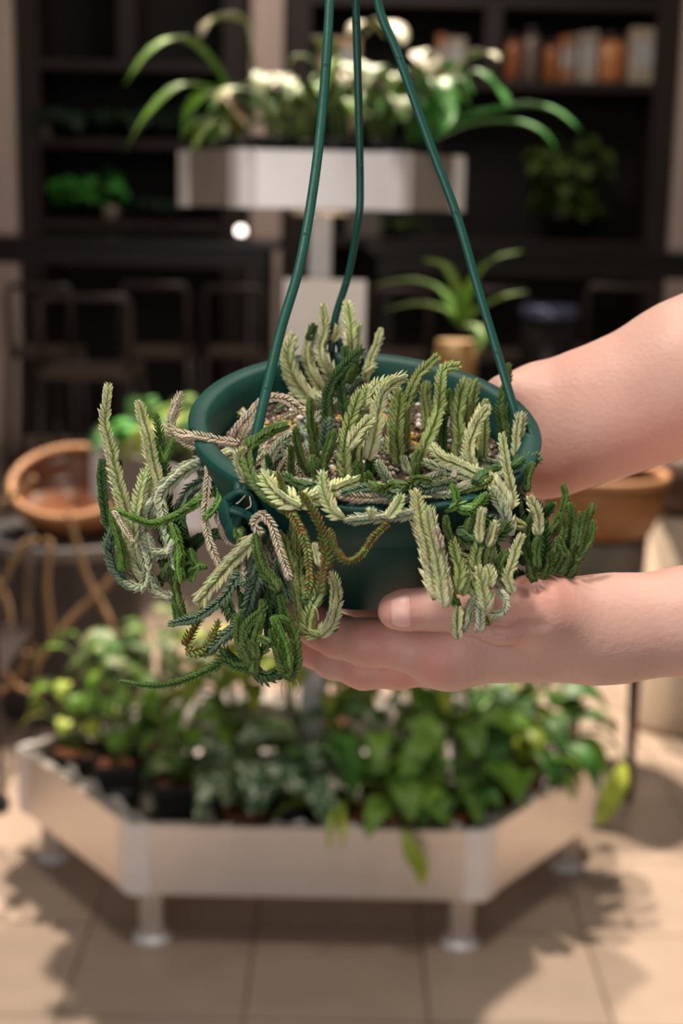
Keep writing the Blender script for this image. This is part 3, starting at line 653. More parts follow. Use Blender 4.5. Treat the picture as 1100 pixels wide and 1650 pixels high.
# dark stool leg at the left edge
p = WZ(2, 1305, 0)
t = thing('metal_rack', (p.x-.25, p.y+.1, 0), 'thin dark metal rack leg with black foot at the left edge', 'rack')
for dx, dy in ((0, 0), (-.4, 0), (0, .35), (-.4, .35)):
    m = MB(); m.tube([(p.x+dx, p.y+dy, .02), (p.x+dx, p.y+dy, .55)], .006, 8); m.build('post', M['gray_metal'], t)
    m = MB(); m.lathe([(.018, 0), (.02, .02), (.012, .035)], 14, (p.x+dx, p.y+dy, 0)); m.build('foot', M['black_metal'], t)
m = MB(); m.box((p.x-.41, p.y-.01, .30), (p.x+.006, p.y+.36, .312)); m.build('shelf', M['gray_metal'], t, False)
# ================================================================ the hanging pot (camera-space frame turned into world once)
RC = K(588, 684, .62); TIL, LEAN = math.radians(29.8), math.radians(3.4)
nK = Vector((math.cos(TIL)*math.sin(LEAN), math.cos(TIL)*math.cos(LEAN), -math.sin(TIL)))      # pot axis, depth grows away
RCw = K2W(RC); AX = (rgt*nK.x+upv*nK.y+fwd*nK.z).normalized()
EX = (rgt-AX*rgt.dot(AX)).normalized(); EY = AX.cross(EX)                                      # EX to the right, EY to the back
PR = Matrix((EX, EY, AX)).transposed()
RP = .0765; HP = .066
def PW(a, r, z): return RCw + EX*(math.cos(a)*r)+EY*(math.sin(a)*r)+AX*z
def PL(x, y, z): return RCw + EX*x+EY*y+AX*z
plant = thing('potted_succulent', PW(0, 0, -HP), 'dark green hanging pot overflowing with braided trailing succulent stems, held up in two hands', 'plant')
m = MB()
m.lathe([(.046, -HP), (.0495, -HP+.002), (.0640, -.0215), (.0650, -.0195), (.0722, -.0188), (.0740, -.0175), (.0748, -.009), (RP-.0002, -.003), (RP+.0002, .0005), (RP-.0008, .0012), (RP-.0068, .0012), (RP-.0082, .0004), (RP-.0105, -.006),
         (RP-.0125, -.020), (.050, -HP+.006), (.046, -HP+.003), (.001, -HP+.003), (.001, -HP)], 128, RCw, PR)
pot = m.build('pot', M['plastic'], plant)
# soil with loose granules
SZ = -.0165
m = MB(); n = 40; vs = []; fs = []
for i in range(n):
    for j in range(96):
        r = (RP-.0122)*(i+.3)/n; a = 2*PI*j/96
        vs.append(PW(a, r, SZ+.0035*(1-(r/.066)**2)+.0012*math.sin(r*400+3*a)+rnd(-.0007, .0007)))
for i in range(n-1):
    for j in range(96): fs.append((i*96+j, i*96+(j+1) % 96, (i+1)*96+(j+1) % 96, (i+1)*96+j))
m.add(vs, fs); m.build('soil', mat('dark_potting_soil', (.035, .022, .014), .95, col2=(.12, .085, .06), scale=500, bump=1, bscale=700), plant)
ico = bpy.data.meshes.new('t'); import bmesh
bm = bmesh.new(); bmesh.ops.create_icosphere(bm, subdivisions=1, radius=1); iv = [v.co.copy() for v in bm.verts]; bm.faces.ensure_lookup_table(); iff = [tuple(v.index for v in f.verts) for f in bm.faces]; bm.free(); bpy.data.meshes.remove(ico)
pal = [(.10, .065, .04), (.16, .11, .075), (.07, .045, .03), (.25, .19, .14), (.42, .36, .30), (.10, .07, .05), (.20, .13, .09), (.09, .06, .045)]
clus = [(-.040, .016), (-.034, .022), (.018, .014), (.002, .022), (.028, .005), (-.008, .03), (.012, .034)]
m = MB()
for i in range(2600):
    a = rnd(0, 2*PI); r = math.sqrt(random.random())*(RP-.014); x, y = r*math.cos(a), r*math.sin(a)
    c = random.choice(pal); s = rnd(.0006, .0015)
    dmin = min(math.hypot(x-q[0], y-q[1]) for q in clus)
    u = random.random()
    if u < ((.40 if dmin < .007 else .025)): c = random.choice([(.62, .36, .10), (.70, .42, .14), (.55, .33, .12)]); s = rnd(.0013, .0018)
    elif u > .93: c = (.75, .70, .64); s = rnd(.001, .002)
    elif u > .915: c = (.20, .38, .42); s = .0013
    p = PL(x, y, SZ+.0035*(1-(r/.066)**2)+s*.5)
    q = Vector((rnd(.75, 1.2), rnd(.75, 1.2), rnd(.7, 1.1)))
    m.add([p+Vector((v.x*q.x, v.y*q.y, v.z*q.z))*s for v in iv], iff, c)
tag(m.build('soil_granules', M['gran'], plant, True, True), None, kind='stuff')
# hanger strands
def PKs(pts): return [P(x, y, d) for (x, y, d) in pts]
APX = (572, -430, .612)
A_pts = [(392, 800, .563), (413, 700, .568), (450, 540, .578), (482, 430, .584), (505, 300, .592), (519, 180, .598), (528, 60, .602), (534, -60, .606), (548, -250, .610), APX]
B_pts = [(533, 575, .683), (540, 512, .678), (562, 440, .668), (577, 355, .655), (580, 300, .65), (577, 150, .636), (573, 0, .626), (571, -200, .617), APX]
C_pts = [(846, 716, .625), (832, 672, .628), (800, 565, .628), (770, 465, .628), (735, 345, .627), (690, 225, .625), (640, 85, .622), (608, 0, .620), (582, -200, .615), APX]
for pts, wd in ((A_pts, .0021), (B_pts, .0018), (C_pts, .0020)):
    sp = spline(PKs(pts), 90)[0]
    m = MB(); m.tube(sp, wd, 14, flat=.72, ref=fwd); st = m.build('hanger_strand', M['strand'], plant)
    for k in (12, 30, 50, 68):
        if k < 88:
            m = MB(); c = sp[k]-fwd*wd*.62; m.lathe([(.0008, -.0004), (.0009, .0003), (.0006, .0005), (.0004, .0001)], 10, c, Matrix((rgt, upv, -fwd)).transposed())
            m.build('moulding_mark', M['strand'], st)
m = MB(); hp = P(*APX); m.tube(spline([hp, hp+Vector((0, 0, .02)), hp+Vector((.012, 0, .035)), hp+Vector((.004, 0, .05)), hp+Vector((-.012, 0, .045))], 20)[0], .0028, 10); m.build('hanger_hook', M['strand'], plant)
# clips: folded loops where the strands hook under the rim
def clip(cx, cy, d, sc_=1.0, flip=1):
    def q(u, v, e=0): return P(cx+u*flip*sc_, cy+v*sc_, d+e)
    parts = []
    m = MB()
    m.tube(spline([q(10, -28, .002), q(-10, -22, -.002), q(-22, -4, -.004), (q(-18, 22, -.003)), q(-2, 34, 0), q(14, 20, .003)], 24)[0], .0034*sc_, 10, flat=.42)
    m.tube(spline([q(-14, -18, -.004), q(4, -30, -.006), q(20, -20, -.005), q(26, 2, -.003), q(18, 22, -.001)], 20)[0], .0040*sc_, 10, flat=.4)
    m.tube(spline([q(-2, 8, -.005), q(-10, 30, -.006), q(-6, 48, -.004), q(8, 52, -.001), q(14, 38, .001)], 20)[0], .0036*sc_, 10, flat=.45)
    m.tube(spline([q(-12, -2, -.007), q(12, 6, -.007), q(34, 22, -.004), q(52, 32, -.001)], 16)[0], .0050*sc_, 10, flat=.32)
    m.tube(spline([q(2, -60, .004), q(0, -30, 0), q(-4, -6, -.002)], 10)[0], .0022*sc_, 10, flat=.6)
    m.build('hanger_clip', M['plastic'], plant)
clip(384, 822, .570)
# right lug with its slot, standing on the inside of the rim
a0 = math.atan2(-.012, RP)
m = MB(); c = P(852, 716, .618)
m.tube(spline([P(838, 740, .618), P(834, 705, .620), P(844, 686, .621), P(856, 700, .619), P(862, 735, .614), P(854, 752, .612), P(838, 740, .618)], 30)[0], .0019, 8); m.build('strand_lug', M['plastic'], plant)
m = MB(); c = P(534, 560, .690)
m.tube(spline([P(520, 588, .690), P(519, 556, .690), P(534, 545, .689), P(549, 556, .690), P(549, 588, .690)], 24)[0], .0022, 8); m.build('strand_lug', M['plastic'], plant)
# ================================================================ stems
def dsoil(x, y, lift=0.0):
    o_ = RCw+AX*(SZ+.002+lift); r = ray(x, y); t = (o_-CAM).dot(AX)/r.dot(AX); return t
KIND = {  # body, edge, old body, spacing along one rank, openness, leaf length, width factor
 'P': ((.27, .33, .095), (.64, .64, .40), (.44, .45, .24), .29, .66, .72, 1.12),
 'Y': ((.30, .42, .10), (.70, .74, .45), (.42, .46, .24), .42, .84, .84, 1.08),
 'G': ((.13, .20, .035), (.40, .46, .18), (.24, .29, .11), .28, .62, .68, 1.16),
 'S': ((.15, .22, .10), (.52, .55, .40), (.42, .44, .33), .33, .58, .62, 1.14),
 'D': ((.018, .060, .012), (.075, .155, .045), (.035, .075, .025), .30, .60, .54, 1.25),
 'V': ((.030, .072, .036), (.17, .25, .16), (.08, .125, .08), .30, .60, .58, 1.2),
 'B': ((.045, .13, .014), (.16, .30, .06), (.075, .15, .035), .32, .55, .62, 1.18),
 'O': ((.040, .100, .012), (.13, .20, .05), (.06, .10, .03), .28, .53, .54, 1.22),
 'T': ((.30, .23, .14), (.66, .59, .46), (.20, .13, .09), .40, .62, .64, 1.12),
 'M': ((.045, .12, .02), (.15, .25, .07), (.05, .12, .03), .40, .70, .62, 1.15),
 'R': ((.085, .16, .025), (.22, .26, .07), (.12, .13, .03), .42, .66, .48, 1.2),
}
def stem_mesh(pts, w, kind, wt=None):
    """pts base -> tip in world space; braided rows of small keeled leaves in four ranks"""
    body, edge, old, spc, opn, ll, wf = KIND[kind]; w *= wf; wt = wt*wf if wt else None
    pts = spline(pts, max(5, len(pts)))[0] if len(pts) < 3 else pts
    pts = [pts[0]]+[p+Vector((rnd(-1, 1), rnd(-1, 1), rnd(-1, 1)))*w*.09 for p in pts[1:-1]]+[pts[-1]]
    sp0, L = spline(pts, 160)
    wt = wt or w*.72
    n = max(4, int(L/(w*spc*.5)))
    sp, L = spline(pts, n*2+1)
    V = []; F = []; Cc = []
    # core, darkened to paint the shade between the leaves
    u = None; fr = []
    wob = rnd(0, 6)
    for i, p in enumerate(sp):
        t = (sp[min(i+1, len(sp)-1)]-sp[max(i-1, 0)]).normalized()
        ref = (CAM-p).normalized()
        u = ref-t*ref.dot(t)
        if u.length < .15: u = fr[-1][1] if fr else Vector((0, 0, 1))
        if fr: u = u.normalized()*.4+fr[-1][1]*.6; u = u-t*u.dot(t)
        u.normalize(); fr.append((t, u.copy(), t.cross(u)))
    def wid(s):
        q = w+(wt-w)*s
        e = (1-s)*L
        if e < q*.7: q *= (.45+.55*math.sqrt(max(0, e/(q*.7))))
        return q*(1+.07*math.sin(s*L*700+wob)+.05*math.sin(s*L*1900+wob*2))
    m = len(sp)
    for i, p in enumerate(sp):
        s = i/(m-1); r = wid(s)*.27
        for k in range(6):
            a = k*PI/3; V.append(p+(fr[i][1]*math.cos(a)+fr[i][2]*math.sin(a))*r); Cc.append(tuple(x*.62 for x in (old if s < .3 else body)))
    for i in range(m-1):
        for k in range(6): F.append((i*6+k, i*6+(k+1) % 6, (i+1)*6+(k+1) % 6, (i+1)*6+k))
    F.append(tuple(range(5, -1, -1))); F.append(tuple((m-1)*6+k for k in range(6)))
    tw0 = PI/4+rnd(-.6, .6); tw1 = rnd(-.5, .5)
    tone = rnd(.86, 1.14)
    gap_ = rnd(0, 10)
    for i in range(0, n+1):
        idx = min(m-1, i*2); p = sp[idx]; t, uu, bb = fr[idx]; s = idx/(m-1)
        q = wid(s)
        young = max(0, (s-.82)/.18)
        for side in (0, 1):
            a = tw0+tw1*s+side*PI+(i % 2)*PI/2+rnd(-.10, .10)
            rd = uu*math.cos(a)+bb*math.sin(a); tg = t.cross(rd)
            j = rnd(.86, 1.14)
            o1 = opn*(1+rnd(-.10, .10))*(1-.25*young)
            LL = q*ll*j; rb = q*.24; hw = q*(.235 if kind in 'PGY' else .28)*j
            if kind in 'YP' and random.random() < .06: o1 *= 1.25
            c_in = [b_*(1-s0)+o_*s0 for b_, o_, s0 in zip(body, old, [max(0, 1-s*1.6)]*3)]
            cc = [x*tone*rnd(.88, 1.12) for x in c_in]; ce = [x*tone*rnd(.9, 1.1) for x in edge]
            if young > 0 and kind in 'PGSOBDV': cc = [cc[0]*(1-.2*young)+.28*.2*young, cc[1]*(1-.2*young)+.42*.2*young, cc[2]*(1-.2*young)+.10*.2*young]
            if kind == 'R' and random.random() < .4: ce = [.30, .085, .03]
            if kind == 'T' and random.random() < .25: cc = [x*.5 for x in cc]
            b0 = p+rd*rb; 
            R0 = o1*q-rb
            A = [b0-tg*hw*.75-t*LL*.10, b0+rd*q*.05-t*LL*.12, b0+tg*hw*.75-t*LL*.10,
                 p+rd*(rb+R0*.30)-tg*hw+t*LL*.30, p+rd*(rb+R0*.66+q*.03)+t*LL*.26, p+rd*(rb+R0*.30)+tg*hw+t*LL*.30,
                 p+rd*(rb+R0*.66)-tg*hw*.66+t*LL*.66, p+rd*(rb+R0*1.0)+t*LL*.62, p+rd*(rb+R0*.66)+tg*hw*.66+t*LL*.66,
                 p+rd*(rb+R0*1.12)+t*LL*1.0, p+rd*(rb*.8+R0*.30)+t*LL*.5]
            o_ = len(V); V += A; Cc += [cc, cc, cc, ce, cc, ce, ce, cc, ce, ce, [x*.8 for x in ce]]  # inner point darker: painted shade inside the leaf gap
            F += [tuple(o_+k for k in f) for f in ((0, 1, 4, 3), (1, 2, 5, 4), (3, 4, 7, 6), (4, 5, 8, 7), (6, 7, 9), (7, 8, 9), (3, 6, 10), (5, 10, 8), (6, 9, 10), (8, 10, 9), (0, 3, 10), (2, 10, 5))]
    return V, F, Cc, L*w
ST = []
def s_(kind, w, pts, wt=None):
    """pts: (x, y) or (x, y, depth in mm); a missing depth follows the last one; the first defaults to the soil"""
    out = []; d = None
    for p in pts:
        if len(p) == 3: d = p[2]/1000
        elif d is None: d = dsoil(p[0], p[1])-.002
        out.append(P(p[0], p[1], d))
    # slight natural irregularity
    sc1 = d/FPX
    ST.append((out, w*sc1, kind, (wt*sc1 if wt else None)))
# -- left outside group
s_('P', 22, [(236, 938, 606), (222, 911), (211, 885), (207, 850), (200, 812), (188, 765), (177, 715), (168, 680), (172, 645), (175, 620)], 14)
s_('P', 19, [(258, 832, 600), (256, 800), (247, 750), (238, 710), (229, 680), (223, 648)], 14)
s_('Y', 15, [(217, 872, 597), (219, 835), (226, 800), (231, 776), (235, 757)], 12)
s_('D', 15, [(281, 872, 606), (272, 835), (266, 790), (263, 740), (258, 700), (251, 667)], 10)
s_('B', 13, [(265, 748, 605), (256, 732), (247, 710)], 11); s_('B', 12, [(265, 745, 604), (273, 728), (280, 706)], 10)
s_('D', 15, [(203, 870, 608), (183, 852), (171, 838), (166, 805), (162, 770), (164, 742)], 12)
s_('D', 10, [(196, 800, 612), (192, 765), (194, 742)])
s_('S', 21, [(376, 727, 600), (340, 739, 598), (302, 755, 596), (275, 775, 595), (258, 797, 595), (260, 830), (267, 862), (276, 885), (284, 918)], 17)
s_('S', 20, [(252, 800, 600), (236, 820), (228, 853), (231, 880), (238, 907), (241, 926), (235, 943), (218, 948), (203, 938)], 15)
s_('V', 18, [(220, 948, 602), (203, 938), (186, 922), (178, 900), (176, 878), (181, 850)], 14)
s_('B', 14, [(198, 922, 598), (195, 895), (190, 862), (183, 838), (180, 822)], 9)
s_('S', 16, [(278, 963, 600), (262, 958), (250, 948), (243, 930)], 16)
s_('S', 16, [(280, 870, 593), (274, 885), (264, 891), (252, 890), (243, 878), (238, 862)], 14)
s_('S', 18, [(238, 940, 606), (226, 920), (214, 896), (208, 874), (212, 850)], 16)
s_('B', 17, [(345, 782, 592), (326, 803), (304, 818), (285, 830), (264, 839), (242, 844), (222, 838), (205, 832), (182, 820)], 9)
s_('T', 9, [(182, 822, 590), (196, 845), (214, 873)])
s_('V', 17, [(352, 758, 600), (330, 775), (308, 787), (297, 802), (290, 822)], 15)
s_('D', 19, [(292, 810, 612), (290, 845), (297, 880), (303, 905), (296, 930)], 17)
s_('B', 13, [(276, 842, 592), (284, 866), (290, 890), (289, 912), (291, 936)], 14)
s_('O', 15, [(297, 1002, 600), (290, 980), (284, 958), (280, 930)], 12)
s_('B', 9, [(284, 1000, 606), (281, 970), (281, 940)])
s_('B', 11, [(333, 914, 598), (320, 911), (312, 902), (306, 886)], 12); s_('B', 10, [(322, 911, 597), (313, 922), (308, 938)])
s_('D', 14, [(258, 902, 612), (274, 916), (292, 914), (306, 922)], 12); s_('D', 12, [(258, 945, 610), (258, 932), (268, 930), (281, 940)])
s_('B', 10, [(286, 928, 596), (298, 924), (312, 916)])
s_('T', 12, [(336, 742, 590), (335, 770), (332, 800), (330, 832), (334, 860), (342, 888), (356, 916)], 12)
s_('B', 13, [(357, 775, 588), (354, 800), (346, 820), (330, 834)], 12); s_('G', 14, [(342, 772, 592), (349, 760), (354, 748)], 13)
s_('T', 11, [(350, 826, 596), (356, 846), (366, 870), (384, 878)], 11)
# -- dry stems at the left inside the pot
s_('T', 13, [(386, 716, 600), (352, 712, 598), (318, 704, 596), (288, 700), (275, 684), (281, 658), (291, 634)], 15)
s_('T', 12, [(384, 730, 600), (345, 724, 598), (304, 717, 596), (286, 704)], 10)
s_('T', 15, [(376, 722), (382, 694), (402, 666), (428, 645), (457, 642), (484, 660), (500, 668)], 14)
s_('T', 13, [(384, 730), (394, 700), (412, 672), (424, 660)], 12)
s_('G', 12, [(388, 669), (374, 667), (362, 670)], 11)
s_('P', 13, [(378, 730, 596), (352, 737), (330, 742)], 13)
# -- centre left
s_('O', 21, [(468, 822, 552), (440, 806, 553), (414, 780, 556), (400, 752, 560), (399, 727, 564), (413, 708, 568), (438, 694, 572), (461, 684, 576)], 17)
s_('P', 12, [(400, 775, 560), (386, 752), (384, 735), (394, 722)], 11)
s_('O', 13, [(497, 764, 596), (486, 740), (478, 712), (476, 688)], 11)
s_('O', 13, [(508, 740, 608), (504, 710), (500, 680), (500, 642)], 12)
s_('O', 15, [(518, 765, 592), (524, 738), (532, 716), (538, 694)], 13); s_('O', 13, [(509, 780, 590), (507, 755), (504, 734)], 12)
s_('V', 18, [(522, 730), (526, 700), (531, 676)], 15)
s_('D', 16, [(532, 684, 636), (527, 656), (533, 626), (545, 600), (562, 580), (582, 562)], 13)
s_('D', 15, [(559, 676, 640), (552, 645), (549, 610), (556, 585), (555, 560)], 13)
s_('O', 14, [(561, 618, 650), (569, 597), (573, 574)], 13)
s_('P', 25, [(518, 658), (492, 634, 665), (473, 604, 663), (465, 570, 662), (472, 540, 662)], 18)
s_('P', 16, [(508, 650), (480, 628, 672), (462, 600, 670), (458, 572, 670), (466, 548, 670)], 13)
s_('P', 17, [(526, 635, 676), (508, 612, 672), (498, 588), (496, 565), (501, 540), (503, 528)], 12)
s_('P', 18, [(537, 610, 676), (524, 588, 672), (518, 562), (521, 536), (524, 512), (520, 492)], 11)
s_('D', 12, [(497, 548, 670), (502, 535), (506, 524)], 12)
s_('Y', 13, [(566, 570, 672), (564, 545, 668), (563, 518), (559, 488)], 13)
s_('P', 17, [(568, 596, 674), (565, 565), (563, 535), (561, 505)], 12)
s_('P', 13, [(568, 590, 670), (572, 560), (574, 540), (577, 522)], 11); s_('P', 13, [(534, 550, 680), (541, 534), (541, 518)], 12)
s_('P', 15, [(584, 640), (588, 610, 664), (598, 580), (606, 555), (614, 530)], 11)
s_('Y', 12, [(588, 600, 663), (596, 590), (603, 586)], 9)
s_('S', 20, [(560, 672), (535, 655), (508, 640)], 18); s_('S', 17, [(600, 640), (575, 650), (548, 668)], 15); s_('S', 14, [(500, 690), (520, 668), (545, 655)], 14)
s_('V', 15, [(562, 632, 662), (572, 618), (584, 612)], 14)
# -- centre bundle
s_('G', 23, [(556, 775, 596), (554, 735), (560, 698), (570, 658), (582, 630)], 18)
s_('P', 22, [(592, 740, 594), (600, 700), (608, 662), (616, 632), (634, 616), (652, 607)], 16)
s_('P', 20, [(562, 722, 588), (576, 697), (596, 674)], 16); s_('G', 19, [(574, 755, 600), (572, 728), (582, 698), (590, 668)], 17)
s_('P', 18, [(586, 655, 600), (598, 632), (616, 620), (636, 614)], 14); s_('Y', 13, [(584, 655, 596), (587, 634), (592, 622)], 11)
s_('O', 15, [(583, 795, 584), (577, 768), (576, 744)], 14); s_('D', 16, [(600, 765, 606), (597, 738), (602, 708)], 13)
s_('G', 24, [(643, 772, 618), (638, 738), (637, 700), (638, 664), (642, 628)], 18)
s_('G', 19, [(644, 745, 628), (649, 706), (653, 668), (659, 638), (672, 610), (688, 592), (704, 574)], 14)
s_('G', 15, [(689, 695, 646), (688, 665), (684, 640), (687, 616)], 12)
s_('G', 21, [(658, 778, 612), (672, 743, 614), (690, 705, 616), (703, 664, 618), (708, 628), (714, 600), (737, 588)], 16)
s_('O', 17, [(726, 668, 652), (722, 648), (722, 630)], 14)
s_('G', 20, [(736, 742, 626), (738, 705), (738, 668), (742, 634), (750, 613)], 18)
s_('G', 19, [(754, 700, 636), (756, 665), (759, 638), (766, 616)], 15)
s_('P', 18, [(764, 760, 604), (756, 728), (757, 700), (772, 672), (786, 656)], 15)
s_('G', 15, [(776, 738, 614), (778, 700), (779, 670), (783, 646)], 13)
s_('P', 15, [(833, 740, 616), (835, 705), (840, 667)], 13)
s_('P', 15, [(816, 822, 572), (826, 805, 574), (822, 778), (815, 750), (812, 724), (808, 700)], 12)
s_('P', 18, [(822, 818, 566), (808, 792, 568), (792, 772, 574), (765, 760, 580), (738, 750, 586), (714, 735, 590), (697, 718, 594)], 14)
s_('S', 15, [(772, 774), (738, 765), (709, 756), (684, 744)], 14); s_('S', 14, [(812, 750, 618), (788, 746), (764, 741)], 14)
s_('S', 14, [(642, 740), (625, 726), (611, 713)], 13); s_('S', 15, [(624, 778), (616, 760), (607, 738)], 13)
s_('S', 13, [(657, 763, 608), (652, 748), (649, 736)], 12); s_('S', 16, [(668, 790), (690, 774), (714, 762)], 14)
s_('O', 18, [(822, 716, 636), (813, 690), (809, 655), (814, 620), (819, 586)], 12)
s_('D', 16, [(826, 750, 602), (846, 742), (870, 738)], 15); s_('O', 13, [(848, 792, 588), (850, 768), (858, 745)], 11)
s_('D', 19, [(838, 800, 600), (848, 830), (852, 850)], 18)
# -- stems lying over the front rim
s_('Y', 19, [(484, 816, 546), (462, 804, 548), (440, 786, 552), (424, 764, 556)], 16)
s_('Y', 18, [(480, 812, 550), (506, 803, 550), (534, 790, 554), (558, 781, 560), (574, 775, 566)], 15)
s_('Y', 16, [(552, 834, 546), (538, 826), (528, 805), (522, 782), (519, 760)], 12)
s_('S', 16, [(672, 824, 548), (636, 832, 546), (598, 836, 546), (556, 838, 548)], 14)
s_('Y', 11, [(599, 834, 540), (598, 820)], 10); s_('Y', 13, [(624, 834, 541), (636, 816), (647, 798)], 11)
s_('R', 10, [(626, 842, 542), (603, 864, 538), (580, 895, 538), (558, 903), (540, 882), (531, 852)], 9)
s_('V', 18, [(544, 804, 576), (565, 818, 572), (592, 815, 570)], 16); s_('O', 15, [(620, 800, 580), (603, 785), (591, 762)], 13); s_('B', 16, [(612, 800, 576), (632, 812)], 12)
s_('S', 16, [(654, 802, 588), (634, 784), (620, 766), (609, 744)], 13); s_('S', 17, [(676, 812, 560), (656, 798, 568), (626, 782, 578)], 15)
s_('S', 17, [(427, 762), (437, 736), (452, 714), (470, 701)], 14); s_('T', 13, [(474, 774), (469, 742), (473, 716)], 12); s_('T', 11, [(449, 764), (460, 745), (466, 728)], 10)
s_('T', 11, [(492, 762), (486, 738), (487, 720)], 10); s_('T', 14, [(386, 700), (399, 684), (414, 660)], 13)
s_('R', 10, [(466, 835, 548), (462, 808), (453, 780), (447, 760)], 9)
s_('R', 15, [(517, 955, 540), (521, 930), (526, 900), (524, 876), (516, 845), (498, 813), (483, 793)], 11)
s_('R', 12, [(470, 825, 546), (482, 848), (492, 875), (498, 905), (499, 940), (492, 962)], 11)
s_('G', 18, [(488, 1024, 562), (484, 985), (480, 945), (476, 905), (475, 870), (477, 828)], 14)
s_('P', 17, [(516, 1024, 560), (532, 1004), (541, 975), (540, 945), (532, 922)], 12); s_('G', 18, [(514, 1025, 560), (500, 1016), (499, 990), (508, 965), (517, 945)], 16)
s_('P', 10, [(516, 912, 544), (512, 895), (506, 876)], 8); s_('O', 11, [(534, 998, 566), (541, 1016)], 11)
s_('D', 12, [(484, 964, 560), (496, 966), (508, 958), (516, 945)], 11)
s_('T', 14, [(424, 830, 552), (436, 846, 550), (447, 872), (456, 904), (466, 932)], 12); s_('T', 14, [(430, 826, 552), (414, 836), (410, 848), (420, 858)], 13)
s_('P', 19, [(414, 862, 556), (392, 884), (370, 908), (346, 937), (318, 970)], 17)
s_('T', 14, [(424, 852, 560), (412, 866), (404, 885)], 14)
s_('O', 18, [(450, 952, 552), (438, 932), (424, 915), (417, 890), (411, 860)], 13)
s_('G', 15, [(470, 920, 560), (464, 896), (459, 876), (450, 858)], 12)
s_('V', 15, [(435, 860, 570), (430, 880), (433, 905), (428, 930)], 14); s_('V', 17, [(449, 898, 566), (455, 922), (464, 948), (470, 968)], 15)
s_('V', 20, [(412, 895, 572), (419, 926), (410, 956), (402, 984), (382, 1010), (362, 1028), (338, 1048)], 15)
s_('V', 17, [(404, 915, 574), (383, 930), (364, 957), (343, 977), (318, 994), (296, 1001), (272, 1006)], 11)
s_('D', 15, [(385, 938, 580), (391, 958), (390, 982)], 12); s_('D', 16, [(360, 955, 586), (366, 980), (378, 1004)], 14); s_('D', 16, [(428, 930, 580), (432, 965), (432, 1000), (436, 1030)], 15)
s_('D', 17, [(446, 950, 580), (450, 985), (456, 1020)], 15); s_('D', 15, [(395, 905, 584), (388, 925), (380, 945)], 14)
s_('R', 12, [(297, 1040, 576), (306, 1022), (318, 1000), (329, 972)], 10); s_('R', 13, [(300, 1052, 572), (322, 1048), (338, 1036), (347, 1020), (352, 998)], 10)
s_('R', 13, [(346, 1046, 576), (325, 1052), (300, 1044)], 11)
s_('M', 14, [(402, 1074, 572), (380, 1072), (362, 1066), (340, 1077), (300, 1094), (262, 1105), (228, 1104), (192, 1097)], 7)
s_('D', 16, [(420, 1082, 574), (398, 1072), (372, 1062), (356, 1046)], 15)
s_('O', 14, [(402, 1068, 560), (388, 1052), (382, 1025), (384, 1000), (389, 984)], 10)
s_('O', 17, [(408, 1072, 556), (396, 1045), (395, 1020), (405, 1000), (420, 985), (422, 968)], 13)
s_('O', 15, [(414, 1062, 552), (412, 1035), (418, 1010), (423, 992)], 12)
s_('O', 18, [(466, 1096, 556), (475, 1070), (474, 1035), (466, 1008), (458, 985), (452, 962)], 15)
s_('B', 15, [(463, 1090, 550), (462, 1055), (452, 1022), (440, 996)], 12); s_('O', 15, [(458, 1086, 548), (448, 1058), (441, 1035), (436, 1016)], 12)
s_('B', 12, [(466, 1002, 552), (452, 996), (438, 998)], 11)
s_('O', 13, [(436, 1036, 546), (426, 1032), (418, 1028)], 11); s_('O', 14, [(408, 1086, 556), (412, 1064), (420, 1050), (432, 1046)], 12)
s_('D', 18, [(406, 1078, 566), (424, 1090), (446, 1088), (462, 1078)], 16)
# -- front right group
s_('P', 23, [(704, 964, 548), (694, 920), (684, 878), (675, 838), (669, 792)], 17)
s_('P', 20, [(718, 977, 546), (712, 935), (706, 894), (698, 855), (691, 818)], 16)
s_('T', 12, [(712, 884, 544), (706, 868), (700, 852)], 14)
s_('D', 22, [(730, 850, 572), (712, 832), (706, 808), (712, 788)], 19); s_('B', 13, [(715, 822, 562), (732, 815), (734, 798), (728, 782)], 12)
s_('B', 16, [(738, 818, 556), (758, 820), (774, 810), (784, 796)], 14); s_('D', 17, [(740, 800, 582), (760, 792), (776, 784)], 16)
s_('D', 20, [(734, 856, 556), (756, 868), (780, 870), (804, 862), (818, 842)], 17)
s_('D', 16, [(700, 812, 576), (716, 796), (736, 788)], 15)
s_('O', 13, [(727, 872, 552), (720, 850), (718, 832)], 11)
s_('P', 13, [(773, 874, 548), (774, 848), (777, 820)], 11); s_('G', 18, [(766, 920, 556), (768, 892), (773, 868)], 15); s_('P', 13, [(786, 880, 552), (792, 862), (798, 842)], 11)
s_('O', 12, [(750, 870, 556), (753, 852), (757, 836)], 10); s_('G', 15, [(782, 915, 558), (785, 892), (790, 872)], 14)
s_('G', 19, [(738, 952, 552), (744, 924), (734, 895), (728, 868)], 13); s_('G', 17, [(741, 958, 554), (746, 935), (749, 915)], 14)
s_('P', 16, [(826, 956, 554), (817, 930), (824, 905), (832, 882), (840, 863)], 13); s_('O', 13, [(808, 928, 556), (808, 905), (816, 890)], 12)
s_('P', 21, [(786, 985, 546), (782, 958), (776, 934), (770, 914)], 15); s_('P', 16, [(790, 945, 546), (789, 928), (786, 912)], 11)
s_('S', 13, [(804, 950, 552), (814, 966), (812, 982), (798, 990), (784, 986)], 12)
s_('S', 17, [(772, 1018, 556), (776, 990), (774, 958)], 15); s_('P', 15, [(738, 1030, 554), (736, 1005), (738, 980)], 15); s_('S', 14, [(740, 1018, 556), (752, 1004), (757, 980), (764, 962)], 12)
s_('B', 14, [(740, 985, 560), (732, 968), (722, 948)], 12); s_('G', 14, [(766, 962, 556), (760, 945), (752, 936)], 13); s_('G', 14, [(784, 1008, 560), (780, 992)], 14)
